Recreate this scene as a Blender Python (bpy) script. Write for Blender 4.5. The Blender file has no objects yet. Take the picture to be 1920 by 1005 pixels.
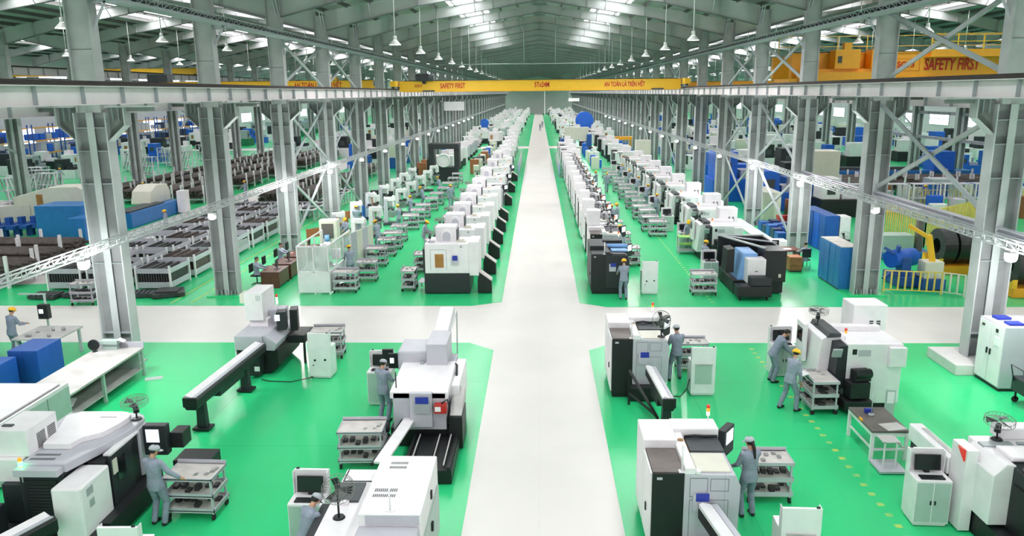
import bpy, bmesh, math, random
from mathutils import Vector, Matrix
random.seed(7)
SC = bpy.context.scene
COL = SC.collection
R = math.radians

# ---------------------------------------------------------------- camera
cam_d = bpy.data.cameras.new('camera')
cam = bpy.data.objects.new('camera', cam_d)
COL.objects.link(cam)
cam_d.sensor_width = 36.0
cam_d.lens = 1451.08 / 1920 * 36.0
cam_d.clip_end = 900
PITCH, YAW, ROLL = .2226828, .0353771, -.0100806
fw = Vector((-math.sin(YAW) * math.cos(PITCH), math.cos(YAW) * math.cos(PITCH), -math.sin(PITCH)))
rt = Vector((math.cos(YAW), math.sin(YAW), 0))
up = rt.cross(fw)
rt2 = rt * math.cos(ROLL) + up * math.sin(ROLL)
up2 = -rt * math.sin(ROLL) + up * math.cos(ROLL)
mw = Matrix((rt2, up2, -fw)).transposed().to_4x4()
mw.translation = Vector((0, 0, 8.514))
cam.matrix_world = mw
SC.camera = cam

# ---------------------------------------------------------------- world, exposure
SC.view_settings.view_transform = 'Standard'
SC.view_settings.look = 'None'
SC.view_settings.gamma = 1
SC.view_settings.use_curve_mapping = False
SC.view_settings.exposure = 0.72
W = bpy.data.worlds.new('world')
SC.world = W
W.use_nodes = True
wn = W.node_tree.nodes['Background']
wn.inputs[0].default_value = (1, .955, .985, 1)
wn.inputs[1].default_value = .75
SC.cycles.max_bounces = 6
SC.cycles.diffuse_bounces = 3
SC.cycles.glossy_bounces = 3
SC.cycles.transmission_bounces = 4
SC.cycles.transparent_max_bounces = 6
SC.cycles.caustics_reflective = False
SC.cycles.caustics_refractive = False
SC.cycles.sample_clamp_indirect = 4
SC.cycles.use_denoising = True

# ---------------------------------------------------------------- building dimensions
BX = [-66.6, -40.1, -13.55, 13.8, 40.3, 66.8]      # column rows / walls
Y0, Y1 = -12.0, 330.0
EAVE, RIDGE = 13.7, 15.9
PITCHY = 8.8
COLY = [23.57 + PITCHY * n for n in range(0, 35)]

# ---------------------------------------------------------------- daylight through the skylight strips (one lamp per 38 m of strip)
SKY_E = 900.0
sky_segments = []
SW = [1.5, 1.5, 2.4, 1.5, 1.5]
for b in range(5):
    xa, xb = BX[b], BX[b + 1]
    xm = (xa + xb) / 2
    for s in (-1, 1):
        xc = xm + s * (xb - xa) * .2
        z = RIDGE - (RIDGE - EAVE) * .4
        for k in range(9):
            ya = Y0 + k * 38
            yb = min(ya + 38, Y1)
            if b == 2 and ya > 90: continue
            sky_segments.append((b, s, xc, z, ya, yb))
            L = bpy.data.lights.new('skylight_daylight', 'AREA')
            L.shape = 'RECTANGLE'
            L.size = SW[b]
            L.size_y = yb - ya - .4
            L.energy = SKY_E * (yb - ya) / 38 * ((1.0 if ya < 20 else .36 if ya < 60 else .2 if ya < 200 else .6) if b == 2 else .95)
            L.color = (1, .945, .975)
            o = bpy.data.objects.new('skylight_daylight', L)
            o.location = (xc, (ya + yb) / 2, z - .03)
            COL.objects.link(o)

# ================================================================ helpers
def mat(name, col, rough=.5, metal=0., noise=.0, nscale=3., emit=0., alpha=1., trans=0., bump=0., dirt=None):
    m = bpy.data.materials.new(name)
    m.use_nodes = True
    nt = m.node_tree
    b = nt.nodes['Principled BSDF']
    b.inputs['Base Color'].default_value = (*col, 1)
    b.inputs['Roughness'].default_value = rough
    b.inputs['Metallic'].default_value = metal
    if emit:
        b.inputs['Emission Color'].default_value = (*col, 1)
        b.inputs['Emission Strength'].default_value = emit
    if alpha < 1:
        b.inputs['Alpha'].default_value = alpha
    if trans:
        b.inputs['Transmission Weight'].default_value = trans
    if noise or dirt:
        tc = nt.nodes.new('ShaderNodeTexCoord')
        n = nt.nodes.new('ShaderNodeTexNoise')
        n.inputs['Scale'].default_value = nscale
        n.inputs['Detail'].default_value = 5
        nt.links.new(tc.outputs['Object'], n.inputs['Vector'])
        r = nt.nodes.new('ShaderNodeValToRGB')
        d = dirt or tuple(c * (1 - noise) for c in col)
        r.color_ramp.elements[0].color = (*d, 1)
        r.color_ramp.elements[0].position = .33
        r.color_ramp.elements[1].color = (*col, 1)
        r.color_ramp.elements[1].position = .6
        nt.links.new(n.outputs['Fac'], r.inputs['Fac'])
        nt.links.new(r.outputs['Color'], b.inputs['Base Color'])
        if bump:
            bp = nt.nodes.new('ShaderNodeBump')
            bp.inputs['Strength'].default_value = bump
            nt.links.new(n.outputs['Fac'], bp.inputs['Height'])
            nt.links.new(bp.outputs['Normal'], b.inputs['Normal'])
    return m

M = {}
def dm(k, *a, **kw):
    M[k] = mat(k, *a, **kw)
dm('white', (.83, .79, .82), .42, noise=.07)
dm('lgrey', (.50, .49, .55), .45, noise=.06)
dm('grey', (.36, .39, .41), .5, noise=.1)
dm('greengrey', (.42, .52, .48), .45, noise=.08)
dm('dgrey', (.055, .062, .07), .5, noise=.2)
dm('black', (.007, .008, .010), .5, noise=.2)
dm('charcoal', (.017, .021, .026), .5, noise=.2)
dm('brownroof', (.17, .135, .125), .5, noise=.3)
dm('steel', (.42, .42, .42), .35, .7, noise=.15)
dm('zinc', (.46, .48, .49), .45, .3, noise=.12)
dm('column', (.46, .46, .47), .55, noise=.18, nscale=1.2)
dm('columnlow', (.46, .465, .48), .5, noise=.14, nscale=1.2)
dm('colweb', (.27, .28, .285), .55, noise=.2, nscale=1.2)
dm('beamweb', (.66, .62, .63), .55, noise=.1, nscale=.8)
dm('beamdark', (.17, .185, .18), .6, noise=.2)
dm('rafter', (.56, .56, .56), .5, noise=.1, nscale=.7)
dm('purlin', (.10, .10, .095), .5, noise=.1)  # dark colour paints in the shade seen between the rafters
dm('rail', (.035, .027, .024), .7, noise=.3)
dm('yellow', (.90, .50, .015), .45, noise=.04)
dm('orange', (.86, .36, .015), .45, noise=.05)
dm('fence', (.86, .60, .12), .45, noise=.1)
dm('red', (.45, .02, .015), .5)
dm('textred', (.55, .015, .01), .6)
dm('blue', (.012, .085, .36), .45, noise=.1)
dm('bluebright', (.01, .12, .62), .45, noise=.1)
dm('bluepaint', (.02, .17, .48), .4, noise=.12)
dm('navy', (.015, .03, .10), .5, noise=.2)
dm('lightblue', (.22, .42, .78), .5, noise=.06)
dm('bluecard', (.015, .035, .33), .5)
dm('paper', (.85, .85, .86), .7)
dm('cream', (.70, .67, .58), .5, noise=.06)
dm('wood', (.12, .035, .022), .45, noise=.3, nscale=6)
dm('woodlight', (.38, .13, .05), .5, noise=.2, nscale=6)
dm('bench', (.50, .48, .47), .5, noise=.22, nscale=2)
dm('trolleytop', (.62, .57, .55), .5, noise=.2, nscale=4)
dm('benchdark', (.13, .11, .10), .6, noise=.25)
dm('rubber', (.012, .012, .012), .8)
dm('screen', (.008, .009, .012), .15)
dm('screenlit', (.75, .8, .85), .3, emit=.6)
dm('skin', (.55, .30, .20), .55)
dm('lips', (.30, .10, .08), .5)
dm('hair', (.012, .009, .008), .5)
dm('coverall', (.30, .33, .42), .85, noise=.18, nscale=9, bump=.3)
dm('trouser', (.26, .29, .38), .85, noise=.2, nscale=9, bump=.3)
dm('shirt', (.34, .37, .47), .85, noise=.15, nscale=9)
dm('cap', (.42, .44, .48), .8)
dm('helmet', (.93, .52, .01), .3)
dm('shoe', (.012, .012, .014), .6)
dm('bars', (.085, .062, .058), .6, noise=.55, nscale=5)
dm('barsgrey', (.06, .062, .065), .55, .3, noise=.4, nscale=8)
dm('coil', (.055, .053, .055), .42, .5, noise=.3)
dm('green', (.01, .16, .07), .5)
dm('teal', (.02, .30, .34), .45)
dm('amberlens', (.9, .30, .02), .3, emit=.5)
dm('redlens', (.6, .03, .015), .3, emit=.25)
dm('whitelens', (.9, .88, .8), .3, emit=.7)
dm('greenlens', (.05, 1, .35), .3, emit=7.)
dm('lampglow', (1, .98, .95), .3, emit=14.)
dm('floodglow', (1, 1, 1), .3, emit=60.)
dm('lampshade', (.62, .62, .60), .45)
dm('wallpaint', (.74, .72, .74), .6, noise=.05, nscale=.3)
dm('glasswin', (.85, .92, 1.0), .2, emit=1.3)
dm('skyl', (.95, .98, 1), .4, emit=3.)
dm('pinkstuff', (.45, .06, .25), .6)
dm('plinth', (.62, .60, .59), .7, noise=.08)
dm('mesh', (.22, .22, .21), .5)
g = mat('clearpanel', (.75, .80, .80), .12, alpha=.38)
M['clear'] = g
dm('orangewin', (.42, .19, .05), .15, noise=.3)

def roofmat():
    m = mat('roofsheet', (.44, .43, .43), .55, .1)
    nt = m.node_tree
    b = nt.nodes['Principled BSDF']
    tc = nt.nodes.new('ShaderNodeTexCoord')
    w = nt.nodes.new('ShaderNodeTexWave')
    w.bands_direction = 'Y'
    w.inputs['Scale'].default_value = .9
    nt.links.new(tc.outputs['Object'], w.inputs['Vector'])
    bp = nt.nodes.new('ShaderNodeBump')
    bp.inputs['Strength'].default_value = .5
    bp.inputs['Distance'].default_value = .05
    nt.links.new(w.outputs['Fac'], bp.inputs['Height'])
    nt.links.new(bp.outputs['Normal'], b.inputs['Normal'])
    return m
M['roof'] = roofmat()

def floormat(name, col, col2, rough, joint):
    m = mat(name, col, rough)
    nt = m.node_tree
    b = nt.nodes['Principled BSDF']
    tc = nt.nodes.new('ShaderNodeTexCoord')
    n = nt.nodes.new('ShaderNodeTexNoise')
    n.inputs['Scale'].default_value = .35
    n.inputs['Detail'].default_value = 6
    nt.links.new(tc.outputs['Object'], n.inputs['Vector'])
    r = nt.nodes.new('ShaderNodeValToRGB')
    r.color_ramp.elements[0].color = (*col2, 1)
    r.color_ramp.elements[0].position = .38
    r.color_ramp.elements[1].color = (*col, 1)
    r.color_ramp.elements[1].position = .58
    nt.links.new(n.outputs['Fac'], r.inputs['Fac'])
    # slab joints: thin darker lines every few metres
    br = nt.nodes.new('ShaderNodeTexBrick')
    br.offset = 0
    br.inputs['Scale'].default_value = 1
    br.inputs['Mortar Size'].default_value = .012
    br.inputs['Brick Width'].default_value = 4.4
    br.inputs['Row Height'].default_value = 4.4
    br.inputs['Color1'].default_value = (1, 1, 1, 1)
    br.inputs['Color2'].default_value = (1, 1, 1, 1)
    br.inputs['Mortar'].default_value = (joint, joint, joint, 1)
    nt.links.new(tc.outputs['Object'], br.inputs['Vector'])
    mx = nt.nodes.new('ShaderNodeMix')
    mx.data_type = 'RGBA'
    mx.blend_type = 'MULTIPLY'
    mx.inputs[0].default_value = 1
    nt.links.new(r.outputs['Color'], mx.inputs[6])
    nt.links.new(br.outputs['Color'], mx.inputs[7])
    nt.links.new(mx.outputs[2], b.inputs['Base Color'])
    n2 = nt.nodes.new('ShaderNodeTexNoise')
    n2.inputs['Scale'].default_value = 1.3
    n2.inputs['Detail'].default_value = 4
    nt.links.new(tc.outputs['Object'], n2.inputs['Vector'])
    mr = nt.nodes.new('ShaderNodeMapRange')
    mr.inputs['To Min'].default_value = rough - .02
    mr.inputs['To Max'].default_value = rough + .05
    nt.links.new(n2.outputs['Fac'], mr.inputs['Value'])
    nt.links.new(mr.outputs['Result'], b.inputs['Roughness'])
    return m
M['floorwhite'] = floormat('floorwhite', (.74, .70, .67), (.70, .665, .635), .38, .96)
M['floorgreen'] = floormat('floorgreen', (.028, .585, .215), (.026, .555, .20), .24, .8)
M['marking'] = mat('marking', (.45, .62, .12), .6, dirt=(.08, .5, .17), nscale=4)

class MB:
    """collects shapes into one mesh; m = material slot"""
    def __init__(s):
        s.v = []; s.f = []; s.mi = []; s.sm = []
    def add(s, vs, fs, m=0, smooth=False):
        o = len(s.v)
        s.v += [tuple(v) for v in vs]
        for f in fs:
            s.f.append([i + o for i in f]); s.mi.append(m); s.sm.append(smooth)
        return s
    def box(s, x0, x1, y0, y1, z0, z1, m=0):
        v = [(x0, y0, z0), (x1, y0, z0), (x1, y1, z0), (x0, y1, z0), (x0, y0, z1), (x1, y0, z1), (x1, y1, z1), (x0, y1, z1)]
        return s.add(v, [(3, 2, 1, 0), (4, 5, 6, 7), (0, 1, 5, 4), (1, 2, 6, 5), (2, 3, 7, 6), (3, 0, 4, 7)], m)
    def rbox(s, c, size, rot=(0, 0, 0), m=0):
        from mathutils import Euler
        e = Euler(rot).to_matrix()
        hx, hy, hz = size[0] / 2, size[1] / 2, size[2] / 2
        v = [Vector(c) + e @ Vector(p) for p in [(-hx, -hy, -hz), (hx, -hy, -hz), (hx, hy, -hz), (-hx, hy, -hz), (-hx, -hy, hz), (hx, -hy, hz), (hx, hy, hz), (-hx, hy, hz)]]
        return s.add(v, [(3, 2, 1, 0), (4, 5, 6, 7), (0, 1, 5, 4), (1, 2, 6, 5), (2, 3, 7, 6), (3, 0, 4, 7)], m)
    def prism(s, pts, axis, a0, a1, m=0, smooth=False):
        """polygon pts (2D) extruded along axis: x -> pts (y,z); y -> pts (x,z); z -> pts (x,y)"""
        def P(p, a):
            return {'x': (a, p[0], p[1]), 'y': (p[0], a, p[1]), 'z': (p[0], p[1], a)}[axis]
        n = len(pts)
        v = [P(p, a0) for p in pts] + [P(p, a1) for p in pts]
        fs = [tuple(range(n)), tuple(range(2 * n - 1, n - 1, -1))]
        s.add(v, fs, m)
        o = len(s.v) - 2 * n
        for i in range(n):
            j = (i + 1) % n
            s.f.append([o + i, o + n + i, o + n + j, o + j]); s.mi.append(m); s.sm.append(smooth)
        return s
    def cyl(s, p0, p1, r0, r1=None, n=12, m=0, cap=True, smooth=True):
        r1 = r0 if r1 is None else r1
        p0, p1 = Vector(p0), Vector(p1)
        d = (p1 - p0).normalized()
        a = d.orthogonal().normalized(); b = d.cross(a)
        v = []
        for p, r in ((p0, r0), (p1, r1)):
            for i in range(n):
                t = 2 * math.pi * i / n
                v.append(p + (a * math.cos(t) + b * math.sin(t)) * r)
        s.add(v, [(i, (i + 1) % n, n + (i + 1) % n, n + i) for i in range(n)], m, smooth)
        if cap:
            o = len(s.v) - 2 * n
            s.f.append([o + i for i in range(n - 1, -1, -1)]); s.mi.append(m); s.sm.append(False)
            s.f.append([o + n + i for i in range(n)]); s.mi.append(m); s.sm.append(False)
        return s
    def tube(s, pts, r, n=8, m=0):
        pts = [Vector(p) for p in pts]
        rings = []
        a = None
        for i, p in enumerate(pts):
            d = (pts[min(i + 1, len(pts) - 1)] - pts[max(i - 1, 0)]).normalized()
            a = d.orthogonal().normalized() if a is None else (a - d * a.dot(d)).normalized()
            b = d.cross(a)
            rings.append([p + (a * math.cos(2 * math.pi * k / n) + b * math.sin(2 * math.pi * k / n)) * r for k in range(n)])
        v = [q for g_ in rings for q in g_]
        fs = []
        for i in range(len(rings) - 1):
            for k in range(n):
                fs.append((i * n + k, i * n + (k + 1) % n, (i + 1) * n + (k + 1) % n, (i + 1) * n + k))
        fs.append(tuple(range(n - 1, -1, -1)))
        fs.append(tuple(range((len(rings) - 1) * n, len(rings) * n)))
        return s.add(v, fs, m, True)
    def bar(s, p0, p1, w, h, m=0):
        p0, p1 = Vector(p0), Vector(p1)
        d = (p1 - p0).normalized()
        u = Vector((0, 0, 1))
        if abs(d.z) > .98: u = Vector((0, 1, 0))
        a = d.cross(u).normalized() * (w / 2)
        b = a.cross(d).normalized() * (h / 2)
        v = [p0 - a - b, p0 + a - b, p0 + a + b, p0 - a + b, p1 - a - b, p1 + a - b, p1 + a + b, p1 - a + b]
        return s.add(v, [(3, 2, 1, 0), (4, 5, 6, 7), (0, 1, 5, 4), (1, 2, 6, 5), (2, 3, 7, 6), (3, 0, 4, 7)], m)
    def ball(s, c, r, n=10, m=0, sc=(1, 1, 1)):
        v = []; fs = []
        k = max(4, n // 2)
        for i in range(1, k):
            t = math.pi * i / k
            for j in range(n):
                p = 2 * math.pi * j / n
                v.append((c[0] + r * sc[0] * math.sin(t) * math.cos(p), c[1] + r * sc[1] * math.sin(t) * math.sin(p), c[2] + r * sc[2] * math.cos(t)))
        v.append((c[0], c[1], c[2] + r * sc[2])); v.append((c[0], c[1], c[2] - r * sc[2]))
        T, B = len(v) - 2, len(v) - 1
        for i in range(k - 2):
            for j in range(n):
                fs.append((i * n + j, (i + 1) * n + j, (i + 1) * n + (j + 1) % n, i * n + (j + 1) % n))
        for j in range(n):
            fs.append((T, j, (j + 1) % n)); fs.append((B, (k - 2) * n + (j + 1) % n, (k - 2) * n + j))
        return s.add(v, fs, m, True)
    def ring(s, c, nrm, R_, r, n=24, k=6, m=0):
        c = Vector(c); d = Vector(nrm).normalized(); a = d.orthogonal().normalized(); b = d.cross(a)
        v = []; fs = []
        for i in range(n):
            t = 2 * math.pi * i / n
            e = a * math.cos(t) + b * math.sin(t)
            for j in range(k):
                q = 2 * math.pi * j / k
                v.append(c + e * (R_ + r * math.cos(q)) + d * (r * math.sin(q)))
        for i in range(n):
            for j in range(k):
                fs.append((i * k + j, ((i + 1) % n) * k + j, ((i + 1) % n) * k + (j + 1) % k, i * k + (j + 1) % k))
        return s.add(v, fs, m, True)
    def build(s, name, mats, parent=None, bev=0., loc=None):
        me = bpy.data.meshes.new(name)
        me.from_pydata(s.v, [], s.f)
        if isinstance(mats, str): mats = [mats]
        for k in mats: me.materials.append(M[k])
        me.polygons.foreach_set('material_index', s.mi)
        me.polygons.foreach_set('use_smooth', s.sm)
        me.update()
        o = bpy.data.objects.new(name, me)
        COL.objects.link(o)
        if parent: o.parent = parent
        if loc: o.location = loc
        if bev:
            b = o.modifiers.new('bevel', 'BEVEL')
            b.width = bev; b.segments = 2; b.limit_method = 'ANGLE'; b.angle_limit = R(40)
        return o

def tag(o, label=None, cat=None, group=None, kind=None):
    if label: o['label'] = label
    if cat: o['category'] = cat
    if group: o['group'] = group
    if kind: o['kind'] = kind
    return o

def thing(name, label=None, cat=None, loc=(0, 0, 0), rz=0, group=None):
    o = bpy.data.objects.new(name, None)
    o.empty_display_size = .2
    COL.objects.link(o)
    o.location = loc
    o.rotation_euler = (0, 0, rz)
    return tag(o, label, cat, group)

CH = {}
def kids(o):
    return list(o.children)

def clone(root, loc, rz=0, label=None, group=None, scale=None, cat=None):
    """copy of a thing with copies of its parts and sub-parts"""
    r = root.copy(); COL.objects.link(r)
    r.location = loc; r.rotation_euler = (0, 0, rz)
    if scale: r.scale = scale
    if label: r['label'] = label
    if group: r['group'] = group
    if cat: r['category'] = cat
    for c in TREE[root.name]:
        d = c.copy(); COL.objects.link(d); d.parent = r
        for e in TREE.get(c.name, ()):
            f = e.copy(); COL.objects.link(f); f.parent = d
    return r
TREE = {}
def register(root):
    """remember the parts of a finished prototype so that clone() is quick"""
    allc = {}
    for o in COL.objects:
        if o.parent: allc.setdefault(o.parent.name, []).append(o)
    TREE[root.name] = allc.get(root.name, [])
    for c in TREE[root.name]:
        TREE[c.name] = allc.get(c.name, [])
    return root

class Use:
    """first call places the prototype itself, later calls copies"""
    def __init__(s, root):
        s.root = register(root); s.used = False
    def __call__(s, loc, rz=0, label=None, group=None, scale=None, cat=None):
        if not s.used:
            s.used = True
            r = s.root
            r.location = loc; r.rotation_euler = (0, 0, rz)
            if scale: r.scale = scale
            tag(r, label, cat, group)
            return r
        return clone(s.root, loc, rz, label, group, scale, cat)

ONES = ['', 'first', 'second', 'third', 'fourth', 'fifth', 'sixth', 'seventh', 'eighth', 'ninth', 'tenth', 'eleventh', 'twelfth',
        'thirteenth', 'fourteenth', 'fifteenth', 'sixteenth', 'seventeenth', 'eighteenth', 'nineteenth']
TENS = ['', '', 'twent', 'thirt', 'fort', 'fift', 'sixt', 'sevent', 'eight', 'ninet']
def nth(n):
    if n >= 100: return 'hundred and ' + nth(n - 100) if n > 100 else 'hundredth'
    if n < 20: return ONES[n]
    t, u = divmod(n, 10)
    return TENS[t] + ('ieth' if u == 0 else 'y-' + ONES[u])

_fc = None
def text(s, size, name, parent, loc, rot=(R(90), 0, 0), m='textred', squeeze=.8, shear=0.):
    c = bpy.data.curves.new(name, 'FONT')
    c.body = s; c.size = size; c.extrude = .006; c.align_x = 'CENTER'; c.align_y = 'CENTER'; c.offset = size * .022; c.shear = shear
    o = bpy.data.objects.new(name, c)
    COL.objects.link(o)
    bpy.context.view_layer.update()
    me = bpy.data.meshes.new_from_object(o.evaluated_get(bpy.context.evaluated_depsgraph_get()))
    COL.objects.unlink(o); bpy.data.objects.remove(o)
    me.materials.clear(); me.materials.append(M[m])
    o = bpy.data.objects.new(name, me)
    COL.objects.link(o)
    o.parent = parent; o.location = loc; o.rotation_euler = rot; o.scale = (squeeze, 1, 1)
    return o

# ================================================================ the setting
def poly(pts, z0, z1, name, m, kind='structure'):
    b = MB().prism(pts, 'z', z0, z1)
    o = b.build(name, m)
    # make sure normals face out
    bm = bmesh.new(); bm.from_mesh(o.data); bmesh.ops.recalc_face_normals(bm, faces=bm.faces); bm.to_mesh(o.data); bm.free()
    tag(o, kind=kind)
    return o
XL, XR = BX[0], BX[5]
poly([(XL, Y0), (XR, Y0), (XR, Y1), (XL, Y1)], -.3, 0, 'floor', 'floorwhite')
AL, AR = -1.54, 1.69            # aisle edges
CN, CF = 25.75, 30.45           # cross aisle
z = .006
poly([(XL, Y0), (AL, Y0), (AL, 24.95), (-2.42, CN), (XL, CN)], 0, z, 'floor', 'floorgreen')
poly([(AR, Y0), (XR, Y0), (XR, CN), (2.6, CN), (AR, 24.95)], 0, z, 'floor', 'floorgreen')
CF2 = 122.0
poly([(-26.3, CF + .2), (-2.9, CF + .1), (-1.98, CF + .45), (AL - .45, CF + .6), (AL, 31.0), (AL, CF2), (-26.3, CF2)][0:1] + [(-2.75, CF + .1), (AL, 31.15), (AL, CF2), (-22.6, CF2), (-22.6, 34.5), (-26.3, 34.0)], 0, z, 'floor', 'floorgreen')
poly([(XL, CF + .3), (-26.6, CF + .2), (-26.6, CF2), (-38.6, CF2), (-38.6, 60), (XL, 60)], 0, z, 'floor', 'floorgreen')
poly([(XL, 64), (-41.6, 64), (-41.6, CF2), (XL, CF2)], 0, z, 'floor', 'floorgreen')
poly([(AR, 31.0), (2.75, CF - .1), (XR, CF - .1), (XR, CF2), (AR, CF2)], 0, z, 'floor', 'floorgreen')
poly([(XL, CF2 + 5), (AL, CF2 + 5), (AL, Y1), (XL, Y1)], 0, z, 'floor', 'floorgreen')
poly([(AR, CF2 + 5), (XR, CF2 + 5), (XR, Y1), (AR, Y1)], 0, z, 'floor', 'floorgreen')
# yellow paint: dashed line and thin lines
mk = MB()
y = 12.0
while y < 25.4:
    mk.box(7.09, 7.23, y, y + .13, .006, .009); y += .42
y = 31.0
while y < 60:
    mk.box(7.09, 7.20, y, y + .13, .006, .009); y += .5
mk.box(-15.55, -15.45, 31, 70, .006, .009); mk.box(-14.7, -14.62, 31, 45, .006, .009)
tag(mk.build('floor', 'marking'), kind='structure')

# walls
def wall(name, x0, x1, y0, y1, z1):
    return tag(MB().box(x0, x1, y0, y1, 0, z1).build(name, 'wallpaint'), kind='structure')
wall('wall_left', XL - .3, XL, Y0, Y1, EAVE + .3)
wall('wall_right', XR, XR + .3, Y0, Y1, EAVE + .3)
gp = MB()
for i in range(5):
    xa, xb = BX[i], BX[i + 1]
    gp.prism([(xa, 0), (xb, 0), (xb, EAVE), ((xa + xb) / 2, RIDGE), (xa, EAVE)], 'y', Y1, Y1 + .3)
tag(gp.build('wall_back', 'wallpaint'), kind='structure')
nw = 0
for sx in (-1, 1):
    for k in range(26):
        ya = 60 + k * 8.8
        x = (XL + .02) if sx < 0 else (XR - .02)
        nw += 1
        w = MB()
        for (za, zb) in ((2.6, 4.6), (8.6, 11.6)):
            w.box(x - .03, x + .03, ya, ya + 6.4, za, zb, 0)
            for q in range(5):
                yy = ya + q * 1.6
                w.box(x - .07, x + .07, yy - .04, yy + .04, za - .05, zb + .05, 1)
            for zz in (za, (za + zb) / 2, zb):
                w.box(x - .07, x + .07, ya, ya + 6.4, zz - .04, zz + .04, 1)
        tag(w.build('window_%d' % nw, ['glasswin', 'lgrey']), kind='structure')

# roof
for b in range(5):
    xa, xb = BX[b], BX[b + 1]
    xm = (xa + xb) / 2
    for s in (-1, 1):
        xe = xa if s < 0 else xb
        hw = abs(xe - xm)
        sl = (RIDGE - EAVE) / hw
        def zt(x): return RIDGE - abs(x - xm) * sl
        c0 = xm + s * (xb - xa) * .2
        m = MB()
        # sheet in two bands either side of the skylight strip
        for (p, q) in ((xm, c0 - s * SW[b] / 2), (c0 + s * SW[b] / 2, xe)):
            m.prism([(p, zt(p)), (q, zt(q)), (q, zt(q) + .06), (p, zt(p) + .06)], 'y', Y0, Y1, 0)
        if b == 2:
            p, q = c0 - SW[b] / 2, c0 + SW[b] / 2
            m.prism([(p, zt(p)), (q, zt(q)), (q, zt(q) + .06), (p, zt(p) + .06)], 'y', 102, Y1, 0)
        ce = tag(m.build('ceiling', 'roof'), kind='structure')
        n = MB()
        hs = SW[b] / 2
        n.prism([(c0 - hs, zt(c0 - hs) + .02), (c0 + hs, zt(c0 + hs) + .02), (c0 + hs, zt(c0 + hs) + .05), (c0 - hs, zt(c0 - hs) + .05)], 'y', Y0, 102 if b == 2 else Y1, 0)
        n.build('skylight_strip', 'skyl', ce)
        if s > 0: MB().box(xm - .55, xm + .55, Y0, Y1, RIDGE - .3, RIDGE - .12).build('ridge_vent', 'beamdark', ce)
        step = 1.45
        k = 0
        while k * step < hw - .3:
            x = xm + s * (.35 + k * step)
            MB().box(x - .035, x + .035, Y0, Y1, zt(x) - .24, zt(x)).build('purlin', 'purlin', ce)
            k += 1

# rafters: one welded frame girder per column line and bay
def rafter_proto(xa, xb, full=True):
    xm = (xa + xb) / 2
    hw = (xb - xa) / 2
    sl = (RIDGE - EAVE) / hw
    ra = thing('roof_rafter')
    top = lambda x: RIDGE - .2 - abs(x) * sl
    def dep(x):
        a = abs(x) / hw
        return .70 + (.48 * max(0, a - .55) / .45)
    m = MB()
    xs = [-hw + .3, -hw * .8, -hw * .55, -hw * .25, 0, hw * .25, hw * .55, hw * .8, hw - .3]
    for i in range(8):
        p, q = xs[i], xs[i + 1]
        m.prism([(p, top(p) - dep(p)), (q, top(q) - dep(q)), (q, top(q)), (p, top(p))], 'y', -.012, .012)
        for zf in (0, 1):
            za = top(p) - dep(p) * zf; zb = top(q) - dep(q) * zf
            m.prism([(p, za - .012), (q, zb - .012), (q, zb + .02), (p, za + .02)], 'y', -.13, .13, zf)  # bottom flange gets a darker colour: its shadow line is painted in
        m.box(q - .01, q + .01, -.12, .12, top(q) - dep(q), top(q))
    m.build('girder', ['rafter', 'beamdark'], ra)
    braces = []
    k = 0
    while .35 + k * 2.9 < hw - .5:
        for s in (-1, 1):
            x = s * (.35 + 1.45 + k * 2.9)
            f = MB()
            for t in (-1, 1):
                f.bar((x, t * -.02, top(x) - dep(x) + .03), (x, t * .75, top(x) + .12), .05, .05)
            braces.append(f)
        k += 1
    if full:
        for f in braces: f.build('fly_brace', 'lgrey', ra)
    return ra
BN = ['far left', 'left', 'middle', 'right', 'far right']
for b in range(5):
    xa, xb = BX[b], BX[b + 1]
    u = Use(rafter_proto(xa, xb))
    u2 = Use(rafter_proto(xa, xb, False))
    for i, y in enumerate([COLY[0] - 8.8] + COLY):
        (u if i < (18 if b == 2 else 10) else u2)(((xa + xb) / 2, y, 0), 0, 'grey steel roof rafter of the %s bay, %s from the camera end' % (BN[b], nth(i + 1)), 'roof rafters of the %s bay' % BN[b], cat='roof beam')

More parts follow.
